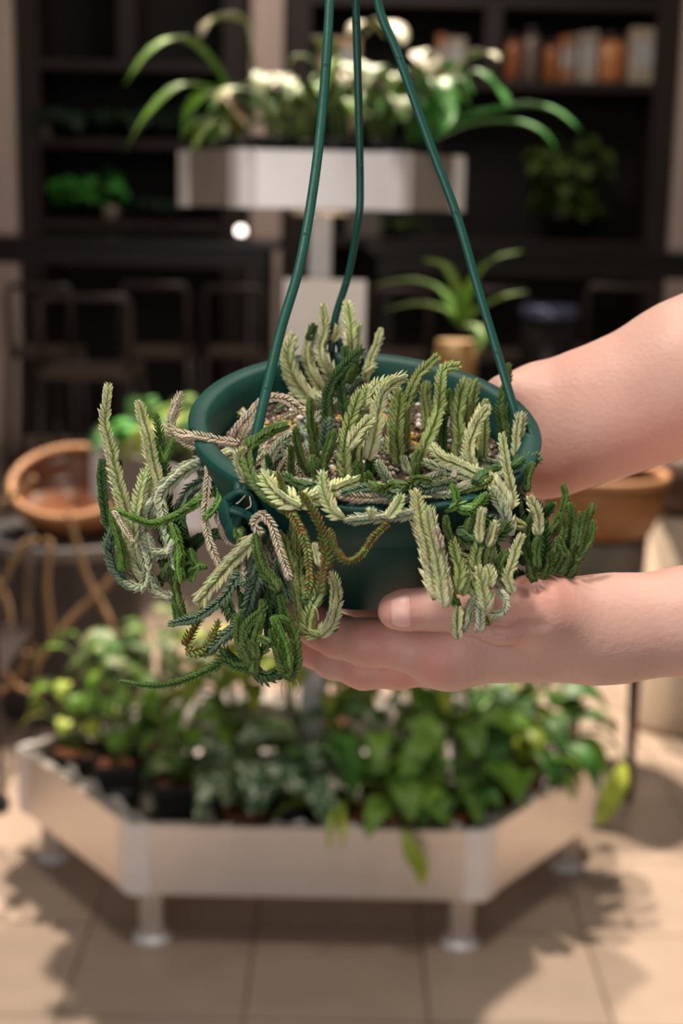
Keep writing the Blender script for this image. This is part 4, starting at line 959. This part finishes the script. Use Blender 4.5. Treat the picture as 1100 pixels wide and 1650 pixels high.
s_('S', 13, [(824, 955, 560), (808, 944), (800, 930)], 12); s_('D', 17, [(798, 915, 572), (800, 890), (792, 872)], 15)
s_('S', 19, [(822, 862, 562), (815, 832), (805, 808), (792, 788)], 17); s_('G', 14, [(846, 850, 566), (828, 842), (812, 838)], 13)
s_('D', 18, [(790, 920, 578), (770, 905), (750, 890)], 16)
# -- right outside group
s_('D', 19, [(868, 938, 590), (874, 905), (877, 868), (871, 838)], 16)
s_('P', 15, [(866, 862, 572), (864, 832), (854, 802)], 14); s_('O', 15, [(860, 938, 574), (852, 908), (846, 880), (850, 850), (860, 822)], 11); s_('O', 13, [(866, 915, 572), (864, 890), (866, 866)], 12)
s_('O', 13, [(882, 860, 594), (896, 843), (906, 825), (910, 800), (907, 780)], 11)
s_('O', 15, [(902, 925, 588), (914, 898), (919, 868), (922, 840), (919, 812)], 13)
s_('O', 14, [(886, 908, 584), (900, 880), (910, 855), (905, 828)], 12)
s_('O', 15, [(868, 944, 592), (890, 945), (905, 940), (922, 918), (934, 885), (942, 850), (955, 812)], 12)
s_('O', 12, [(930, 905, 586), (944, 880), (952, 862), (956, 840)], 10); s_('O', 13, [(913, 898, 580), (906, 882), (899, 866)], 11)
s_('O', 12, [(930, 880, 582), (935, 850), (937, 826)], 11); s_('O', 13, [(872, 936, 582), (883, 914), (885, 892)], 12); s_('O', 13, [(876, 940, 588), (890, 920), (904, 896)], 12)
s_('D', 19, [(866, 934, 596), (846, 934), (828, 926)], 18); s_('D', 12, [(858, 938, 586), (850, 956), (838, 962), (828, 950)], 11)
s_('D', 16, [(880, 926, 600), (860, 905), (856, 880)], 15); s_('O', 11, [(914, 912, 592), (926, 890), (928, 866)], 11)
rf = random.Random(11)
def fillers(n, box, dep, kinds, ln, up, w=(12, 17)):
    for _ in range(n):
        x, y = rf.uniform(box[0], box[2]), rf.uniform(box[1], box[3]); d = rf.uniform(*dep); a = math.radians(up+rf.uniform(-38, 38)); L = rf.uniform(*ln); cv = rf.uniform(-.5, .5)
        pts = []
        for k in range(4):
            s = k/3; aa = a+cv*s; pts.append((x+math.cos(aa)*L*s, y-math.sin(aa)*L*s, d+rf.uniform(-3, 3)))
        s_(rf.choice(kinds), rf.uniform(*w), pts)
fillers(14, (395, 870, 475, 1050), (577, 588), 'DDVO', (60, 110), 90)
fillers(7, (380, 820, 470, 880), (562, 575), 'DVTO', (50, 90), -80)
fillers(8, (255, 850, 310, 960), (606, 616), 'DDO', (40, 80), 80)
fillers(9, (700, 800, 800, 900), (566, 578), 'DDVG', (40, 75), -60)
fillers(7, (835, 860, 905, 925), (598, 606), 'DDO', (50, 85), 80)
fillers(5, (710, 900, 800, 960), (558, 564), 'GSG', (40, 60), 90)
def soil_fillers(n, box, kinds, ln, w=(12, 16)):
    for _ in range(n):
        x, y = rf.uniform(box[0], box[2]), rf.uniform(box[1], box[3]); a = rf.uniform(0, 2*PI); L = rf.uniform(*ln); cv = rf.uniform(-.9, .9); pts = []
        for k in range(5):
            s = k/4; aa = a+cv*s; X_, Y_ = x+math.cos(aa)*L*s, y-math.sin(aa)*L*s*.6
            pts.append((X_, Y_, (dsoil(X_, Y_)-.003)*1000))
        s_(rf.choice(kinds), rf.uniform(*w), pts)
soil_fillers(14, (400, 690, 560, 800), 'TTTSVS', (50, 100)); soil_fillers(12, (580, 730, 790, 805), 'SSGTV', (50, 100)); soil_fillers(6, (480, 640, 600, 690), 'SST', (40, 80))
soil_fillers(5, (370, 700, 430, 770), 'TTS', (40, 60)); soil_fillers(5, (720, 740, 815, 780), 'SDG', (40, 70))
for _ in range(16):      # stems draped low over the front of the soil and the rim
    x, y = rf.uniform(430, 760), rf.uniform(775, 828); a = rf.uniform(-.5, .5)+rf.choice((0, PI)); L = rf.uniform(45, 100); cv = rf.uniform(-.6, .6); pts = []
    for k in range(4):
        s = k/3; aa = a+cv*s; X_, Y_ = x+math.cos(aa)*L*s, min(836, y-math.sin(aa)*L*s*.7); pts.append((X_, Y_, min(dsoil(X_, Y_)-.006, .60)*1000-(Y_ > 800)*4))
    s_(rf.choice('SSTGDVP'), rf.uniform(13, 17), pts)
for a_0, a_1, z_, kd_ in ((232, 262, .004, 'S'), (250, 285, .003, 'T'), (262, 300, .006, 'V'), (280, 318, .004, 'S'), (236, 256, .007, 'D'), (298, 326, .004, 'G'), (270, 290, .009, 'O'), (305, 330, .005, 'D')):
    pts = [PW(math.radians(a_0+(a_1-a_0)*k/5), RP-.0035+rf.uniform(-.004, .002), z_+rf.uniform(-.001, .0015)) for k in range(6)]
    if rf.random() < .5: pts.reverse()
    ST.append((pts, .0036, kd_, .003))
for _ in range(9):       # short upright shoots
    x, y = rf.uniform(420, 790), rf.uniform(720, 815); L = rf.uniform(35, 70); d = (dsoil(x, y)-.004)*1000; k = rf.uniform(-14, 14)
    s_(rf.choice('OOGPDB'), rf.uniform(12, 15), [(x, y, d), (x+k*.3, y-L*.5), (x+k, y-L)])
built = [stem_mesh(*a) for a in ST]
order = sorted(range(len(built)), key=lambda i: -built[i][3])
lbl = {'T': 'dry tan stem', 'P': 'pale cream-green stem', 'Y': 'spiky bright pale stem', 'S': 'whitish green stem', 'D': 'dark green stem', 'V': 'blue-green stem', 'B': 'bright green stem', 'O': 'smooth olive green stem', 'M': 'thin scaly green stem', 'R': 'green stem with rust-red flecks', 'G': None}
for i in order[:99]:
    V, F, Cc, q = built[i]; o = obj('stem', V, F, M['stem'], plant, False, Cc)
    if lbl[ST[i][2]]: o['label'] = lbl[ST[i][2]]
V, F, Cc = [], [], []
for i in order[99:]:
    v, f, c, q = built[i]; n = len(V); V += v; F += [tuple(k+n for k in x) for x in f]; Cc += c
tag(obj('stem', V, F, M['stem'], plant, False, Cc), None, kind='stuff')
print('stems', len(ST), 'verts', sum(len(b_[0]) for b_ in built))
# fine aerial roots
for pts in ([(455, 1098, .556), (453, 1108, .556), (455, 1124, .556)], [(460, 1098, .555), (462, 1106, .555), (459, 1118, .555)], [(467, 1096, .555), (470, 1110, .555), (468, 1120, .555)], [(474, 1092, .556), (481, 1104, .557), (479, 1120, .557)],
            [(860, 940, .578), (858, 950, .577), (864, 962, .577)], [(864, 940, .578), (868, 950, .576), (868, 965, .576)], [(868, 940, .578), (880, 950, .577), (890, 958, .578)], [(503, 975, .556), (511, 984, .555), (513, 1000, .556)],
            [(398, 795, .562), (386, 808, .556), (380, 812, .555)], [(402, 800, .560), (404, 815, .555), (396, 820, .555)]):
    m = MB(); m.tube(spline([P(*q) for q in pts], 10)[0], .00022, 5); m.build('root', M['root'], plant)
# ================================================================ the person: two arms and hands grown as one smooth surface each
def seg(X, a, b, ra, rb):
    a = np.array(a, np.float32); b = np.array(b, np.float32); ab = b-a; L2 = float(ab@ab)+1e-12
    t = np.clip(((X[0]-a[0])*ab[0]+(X[1]-a[1])*ab[1]+(X[2]-a[2])*ab[2])/L2, 0, 1)
    d = np.sqrt((X[0]-a[0]-t*ab[0])**2+(X[1]-a[1]-t*ab[1])**2+(X[2]-a[2]-t*ab[2])**2)
    return d-(ra+(rb-ra)*t), t
def smin(a, b, k):
    h = np.clip(.5+.5*(b-a)/k, 0, 1); return b*(1-h)+a*h-k*h*(1-h)
def chain(X, pts, F=None, k=.004):
    """pts (x px, y px, depth mm, radius mm)"""
    for p, q in zip(pts[:-1], pts[1:]):
        d, _ = seg(X, K(p[0], p[1], p[2]/1000), K(q[0], q[1], q[2]/1000), p[3]/1000, q[3]/1000)
        F = d if F is None else smin(F, d, k)
    return F
def surface_nets(F, ax):
    nx, ny, nz = F.shape; S = F < 0
    c = np.zeros((nx-1, ny-1, nz-1), np.int8)
    for i in (0, 1):
        for j in (0, 1):
            for k in (0, 1): c += S[i:nx-1+i, j:ny-1+j, k:nz-1+k]
    act = (c > 0) & (c < 8); idx = np.full(act.shape, -1, np.int64); I = np.argwhere(act); idx[act] = np.arange(len(I))
    acc = np.zeros((len(I), 3)); cnt = np.zeros(len(I))
    cor = [(i, j, k) for i in (0, 1) for j in (0, 1) for k in (0, 1)]
    g = [np.asarray(a) for a in ax]
    for a in cor:
        for d in range(3):
            if a[d]: continue
            b = list(a); b[d] = 1
            fa = F[I[:, 0]+a[0], I[:, 1]+a[1], I[:, 2]+a[2]]; fb = F[I[:, 0]+b[0], I[:, 1]+b[1], I[:, 2]+b[2]]
            mk = (fa < 0) != (fb < 0); t = np.where(mk, fa/(fa-fb+1e-20), 0)
            for e in range(3):
                pa = g[e][I[:, e]+a[e]]; pb = g[e][I[:, e]+b[e]]; acc[:, e] += np.where(mk, pa+(pb-pa)*t, 0)
            cnt += mk
    V = acc/cnt[:, None]; Q = []
    for d in range(3):
        e, f = (d+1) % 3, (d+2) % 3
        sl = [slice(None)]*3; sl[d] = slice(0, -1); s0 = S[tuple(sl)]; sl[d] = slice(1, None); s1 = S[tuple(sl)]
        E = np.argwhere(s0 != s1); E = E[(E[:, e] > 0) & (E[:, f] > 0) & (E[:, e] < F.shape[e]-1) & (E[:, f] < F.shape[f]-1)]
        sg = s0[E[:, 0], E[:, 1], E[:, 2]]
        def at(oe, of):
            q = E.copy(); q[:, e] -= oe; q[:, f] -= of; return idx[q[:, 0], q[:, 1], q[:, 2]]
        q = np.stack([at(1, 1), at(0, 1), at(0, 0), at(1, 0)], 1); q[~sg] = q[~sg][:, ::-1]; Q.append(q)
    Q = np.concatenate(Q); return V, Q[(Q >= 0).all(1)]
def grid(x0, x1, xf, y0, y1, z0, z1, h):
    xs = list(np.arange(x0, xf, h)); 
    st = h
    while xs[-1] < x1: st = min(st*1.08, .004); xs.append(xs[-1]+st)
    ax = [np.array(xs, np.float32), np.arange(y0, y1, h, dtype=np.float32), np.arange(z0, z1, h, dtype=np.float32)]
    return ax, np.meshgrid(*ax, indexing='ij')
H = .00115
# ---- lower hand (left hand): thumb in front of the pot, fingers under it
ax, X = grid(-.034, .50, .155, -.092, .06, .545, .75, H*1.0)
ind = [(742, 1040, 601, 14.0), (700, 1046, 601, 11.5), (640, 1037, 602, 10.3), (592, 1036, 606, 10.0), (545, 1026, 614, 9.0), (515, 1010, 621, 9.0), (478, 995, 632, 7.6)]
mid_ = [(745, 1062, 616, 12.0), (700, 1070, 616, 9.5), (640, 1076, 617, 8.8), (585, 1076, 620, 9.0), (535, 1063, 628, 8.0), (505, 1046, 636, 7.8), (470, 1018, 646, 6.8)]
rin = [(765, 1035, 640, 11.0), (700, 1010, 652, 8.6), (630, 990, 668, 8.4), (585, 975, 676, 7.6), (550, 955, 684, 7.2), (520, 930, 690, 6.2)]
pin = [(790, 1010, 662, 10.0), (735, 975, 678, 7.4), (680, 945, 690, 7.2), (640, 925, 696, 6.4), (600, 895, 704, 5.6)]
thb = [(868, 986, 590, 15.5), (805, 990, 583, 12.0), (752, 985, 581, 9.0), (722, 980, 580, 8.7), (690, 981, 580, 8.2), (652, 982, 580, 8.1), (636, 984, 580, 7.1)]
F1 = chain(X, ind, None, .004)
F2_ = chain(X, mid_, None, .004); F3_ = chain(X, rin, None, .004); F4_ = chain(X, pin, None, .004)
fing = smin(F1, F2_, .0012); fing = smin(fing, F3_, .0012); fing = smin(fing, F4_, .0012)
palm = None
for a, b in (((742, 1040, 602, 13.2), (985, 1014, 606, 17)), ((745, 1054, 616, 11.5), (985, 1018, 616, 17)), ((765, 1040, 638, 11.5), (985, 1014, 632, 15.5)), ((790, 1012, 658, 11), (975, 1010, 638, 15)), ((742, 1042, 602, 14), (790, 1012, 658, 11.5)), ((820, 1036, 604, 14), (940, 1032, 606, 15.5))):
    d, _ = seg(X, K(*a[:2], a[2]/1000), K(*b[:2], b[2]/1000), a[3]/1000, b[3]/1000); palm = d if palm is None else smin(palm, d, .010)
thumbm, _ = seg(X, K(868, 986, .590), K(975, 1000, .604), .0165, .0165)     # thenar
T_ = chain(X, thb, None, .004)
arm = None
for pts in ([(975, 1014, 605, 17), (1010, 1013, 606, 17.4), (1100, 1001, 604, 20.6), (1300, 985, 606, 31), (1600, 985, 620, 39), (1900, 990, 640, 42)], [(975, 1014, 632, 15.5), (1010, 1015, 630, 16), (1100, 1002, 634, 20), (1300, 985, 640, 32), (1600, 985, 652, 40), (1900, 990, 660, 42)]):
    arm = chain(X, pts, arm, .012)
body = smin(palm, fing, .0045); body = smin(body, thumbm, .009); body = smin(body, arm, .014)
body = smin(body, T_, .0022)
# knuckle of the index, and soft grooves (thumb crease, joint creases, wrist lines)
kn, _ = seg(X, K(706, 1072, .598), K(716, 1074, .600), .008, .008); body = smin(body, kn, .012)
def groove(body, a, b, r, dep):
    d, _ = seg(X, K(*a), K(*b), 0, 0); return body+dep*np.exp(-(d/r)**2)
for a, b, r, dp in (((742, 1014, .5745), (800, 1016, .5735), .0020, .0040), ((800, 1016, .5735), (872, 1010, .573), .0020, .0030),
                    ((575, 1046, .5975), (580, 1066, .600), .0011, .0006), ((569, 1040, .5975), (572, 1060, .601), .0009, .0004),
                    ((562, 1085, .613), (568, 1106, .619), .0010, .0006), ((712, 958, .573), (718, 1000, .573), .0010, .0005), ((722, 960, .573), (727, 1000, .573), .0009, .0004),
                    ((985, 955, .590), (992, 1060, .590), .0012, .00035), ((997, 950, .590), (1003, 1065, .590), .0010, .00025), ((972, 958, .590), (975, 1040, .590), .0010, .00025)):
    body = groove(body, a, b, r, dp)
# nail bed: a shallow groove round the thumbnail plate
for pp_ in ([(631, 960), (640, 955.5), (654, 956), (664, 962), (668, 972), (669, 984), (667, 996), (660, 1005), (648, 1009), (636, 1006), (630, 1000)],):
    for q0, q1 in zip(pp_[:-1], pp_[1:]):
        def dz(q): return .580-math.sqrt(max(1e-6, .0081**2-((q[1]-982)/FPX*.576)**2))
        a, b = (q0[0], q0[1], dz(q0)), (q1[0], q1[1], dz(q1))
        d, _ = seg(X, K(*a), K(*b), 0, 0); body = body+.00022*np.exp(-(d/.0008)**2)
# keep the fingers off the inside of the pot: the pot wall presses the skin flat
PKx = [AX.dot(rgt), AX.dot(upv), AX.dot(fwd)]
ux, uy, uz = X[0]-RC[0], X[1]-RC[1], X[2]-RC[2]
hz = ux*nK.x+uy*nK.y+uz*nK.z; rr = np.sqrt(np.maximum(ux*ux+uy*uy+uz*uz-hz*hz, 0))
rw = np.where(hz > -.0200, .0775, .0495+(.0672-.0495)*np.clip((hz+HP)/(HP-.017), 0, 1))
potd = np.maximum((rr-rw)*.97, np.maximum(-(hz+HP), hz-.004)); potd = potd-.0003
body = np.maximum(body, -potd)
V1, Q1 = surface_nets(body, ax)
def redness(V, spots):
    base = np.array((.60, .365, .305)); red = np.array((.64, .245, .20)); r = np.zeros(len(V))
    for (x, y, d, s, a) in spots:
        k = K(x, y, d/1000); r = np.maximum(r, a*np.exp(-(((V[:, 0]-k[0])**2+(V[:, 1]-k[1])**2+(V[:, 2]-k[2])**2)/(s/1000)**2)))
    return base*(1-r[:, None])+red*r[:, None]
sp1 = [(645, 985, 572, 11, .55), (598, 1030, 596, 15, .65), (700, 1072, 588, 9, .8), (640, 1085, 610, 16, .65), (575, 1090, 612, 10, .6), (500, 1010, 610, 16, .8), (490, 1045, 630, 16, .8), (870, 940, 580, 16, .55), (715, 975, 572, 8, .4), (830, 1000, 575, 14, .35), (690, 1040, 590, 14, .35)]
C1 = redness(V1, sp1)
# ---- upper arm and hand (right hand), gripping the far side of the pot
ax, X = grid(-.03, .55, .10, -.03, .21, .62, .80, .0019)
ux, uy, uz = X[0]-RC[0], X[1]-RC[1], X[2]-RC[2]
hz = ux*nK.x+uy*nK.y+uz*nK.z; rr = np.sqrt(np.maximum(ux*ux+uy*uy+uz*uz-hz*hz, 0))
rw = np.where(hz > -.0200, .0775, .0495+(.0672-.0495)*np.clip((hz+HP)/(HP-.017), 0, 1))
potd = np.maximum((rr-rw)*.97, np.maximum(-(hz+HP), hz-.006))-.0004
arm = chain(X, [(868, 652, 697, 17), (900, 645, 697, 17), (960, 630, 692, 19.5), (1030, 610, 688, 22), (1100, 582, 684, 27), (1250, 530, 684, 38), (1500, 440, 690, 42), (1850, 330, 700, 46)], None, .012)
arm = chain(X, [(868, 733, 699, 15.5), (900, 726, 698, 15.5), (960, 697, 694, 18.5), (1030, 665, 690, 20.5), (1100, 633, 684, 23), (1250, 590, 690, 38), (1500, 480, 700, 42), (1850, 350, 710, 46)], arm, .02)
arm = smin(arm, chain(X, [(868, 692, 705, 19), (960, 664, 700, 21), (1100, 608, 694, 26), (1500, 460, 700, 42)], None), .015)
hand = None
for a, b in (((868, 660, 702, 18), (790, 660, 722, 13)), ((868, 695, 704, 18), (785, 700, 726, 13)), ((868, 725, 704, 17), (780, 740, 724, 12)), ((868, 740, 702, 16), (790, 775, 716, 11))):
    d, _ = seg(X, K(*a[:2], a[2]/1000), K(*b[:2], b[2]/1000), a[3]/1000, b[3]/1000); hand = d if hand is None else smin(hand, d, .010)
fg = None
for pts in ([(790, 660, 722, 12), (735, 655, 735, 9), (680, 655, 736, 8.5), (630, 662, 730, 7.6), (600, 668, 722, 6.8)], [(785, 700, 726, 12), (725, 698, 736, 9), (665, 700, 735, 8.5), (610, 708, 728, 7.6), (575, 714, 720, 6.8)],
            [(780, 740, 724, 11.5), (725, 742, 731, 8.6), (670, 745, 729, 8), (620, 752, 722, 7), (590, 757, 715, 6.4)], [(790, 775, 716, 10.5), (745, 785, 719, 7.4), (705, 788, 717, 7), (670, 792, 712, 6), (650, 795, 707, 5.4)]):
    d = chain(X, pts, None, .004); fg = d if fg is None else smin(fg, d, .001)
th2 = chain(X, [(862, 640, 696, 14), (815, 640, 690, 10.5), (790, 655, 690, 9), (765, 665, 693, 7.6)], None, .004)
b2_ = smin(smin(hand, fg, .004), smin(arm, th2, .006), .012)
b2_ = np.maximum(b2_, -potd)
V2, Q2 = surface_nets(b2_, ax)
C2 = redness(V2, [(905, 770, 690, 22, .35), (1040, 720, 670, 30, .3), (930, 600, 680, 25, .2)])
def smooth_mesh(V, Q, it=3):
    E = np.concatenate([Q[:, [0, 1]], Q[:, [1, 2]], Q[:, [2, 3]], Q[:, [3, 0]]]); E = np.concatenate([E, E[:, ::-1]])
    dg = np.bincount(E[:, 0], minlength=len(V))[:, None]
    for _ in range(it):
        for lam in (.5, -.52):
            S_ = np.stack([np.bincount(E[:, 0], weights=V[E[:, 1], k], minlength=len(V)) for k in range(3)], 1)/np.maximum(dg, 1); V = V+lam*(S_-V)
    return V
V1 = smooth_mesh(V1, Q1, 4); V2 = smooth_mesh(V2, Q2, 5)
VV = np.concatenate([V1, V2]); QQ = np.concatenate([Q1, Q2+len(V1)]); CC = np.concatenate([C1, C2])
B = np.array([list(rgt), list(upv), list(fwd)]); WV = np.array(list(CAM))[None]+VV@B
me = bpy.data.meshes.new('person'); me.vertices.add(len(WV)); me.vertices.foreach_set('co', WV.astype(np.float32).ravel())
me.loops.add(len(QQ)*4); me.loops.foreach_set('vertex_index', QQ.astype(np.int32).ravel()); me.polygons.add(len(QQ)); me.polygons.foreach_set('loop_start', np.arange(0, len(QQ)*4, 4, dtype=np.int32)); me.polygons.foreach_set('loop_total', np.full(len(QQ), 4, np.int32))
me.update(calc_edges=True); me.validate()
a_ = me.color_attributes.new('Col', 'FLOAT_COLOR', 'POINT'); a4 = np.ones((len(WV), 4), np.float32); a4[:, :3] = CC; a_.data.foreach_set('color', a4.ravel())
me.polygons.foreach_set('use_smooth', [True]*len(me.polygons)); me.materials.append(M['skin'])
person = bpy.data.objects.new('person', me); C.objects.link(person)
tag(person, 'person reaching in from the right with bare forearms, two hands holding the green hanging pot', 'person')
# flip check
me.calc_loop_triangles()
vol = 0.0
tri = np.array([list(t.vertices) for t in me.loop_triangles], dtype=np.int64); p0, p1, p2 = WV[tri[:, 0]]-WV[0], WV[tri[:, 1]]-WV[0], WV[tri[:, 2]]-WV[0]
if np.einsum('ij,ij->i', p0, np.cross(p1, p2)).sum() < 0: me.flip_normals()
# thumb nail: curved plate over the near side of the thumb tip
def nail(pa, pb, r, rot_deg, half_deg, mat_):
    a, b = K(*pa[:2], pa[2]/1000), K(*pb[:2], pb[2]/1000); t = (b-a).normalized(); toward = Vector((0, 0, -1)); u = (toward-t*toward.dot(t)).normalized(); v = t.cross(u)
    A_ = np.array(a); D_ = V1-A_; s_ax = D_@np.array(t); cu = D_@np.array(u); cv = D_@np.array(v); L_ = (b-a).length
    near = (s_ax > -.004) & (s_ax < L_+.004) & (cu > 0) & (np.hypot(cu, cv) < .013)
    sN, aN, rN = s_ax[near], np.arctan2(cv[near], cu[near]), np.hypot(cu, cv)[near]
    vs = []; n1, n2 = 14, 16
    for lay, off in ((0, .00035), (1, -.0009)):
        for i in range(n1+1):
            s = i/n1; c = a.lerp(b, s); e = abs(2*s-1)
            wd = (1-e**4*.30)
            for j in range(n2+1):
                q = (j/n2*2-1); an = math.radians(rot_deg+q*half_deg*wd)
                dd = (sN-s*L_)**2+((aN-an)*r)**2; ix = np.argpartition(dd, 8)[:8]; w_ = 1/(dd[ix]+1e-8); rr_ = float((rN[ix]*w_).sum()/w_.sum())
                rr_ += off-(.0005*max(abs(q), e)**6 if lay == 0 else 0)+.0003*(1-s)*0
                vs.append(K2W(c+(u*math.cos(an)+v*math.sin(an))*rr_))
    W = n2+1; T = (n1+1)*W; fs = []
    for i in range(n1):
        for j in range(n2):
            k = i*W+j; fs.append((k, k+1, k+W+1, k+W)); fs.append((T+k, T+k+W, T+k+W+1, T+k+1))
    for i in range(n1): fs.append((i*W, i*W+W, T+i*W+W, T+i*W)); fs.append((i*W+n2, T+i*W+n2, T+i*W+W+n2, i*W+W+n2))
    for j in range(n2): fs.append((j, T+j, T+j+1, j+1)); fs.append((n1*W+j, n1*W+j+1, T+n1*W+j+1, T+n1*W+j))
    o = obj('fingernail', vs, fs, mat_, person, True); tag(o, 'pink thumbnail'); return o
nail((661, 982, 580.0), (628, 984, 580.0), (.0084), 2, 50, M['nail'])
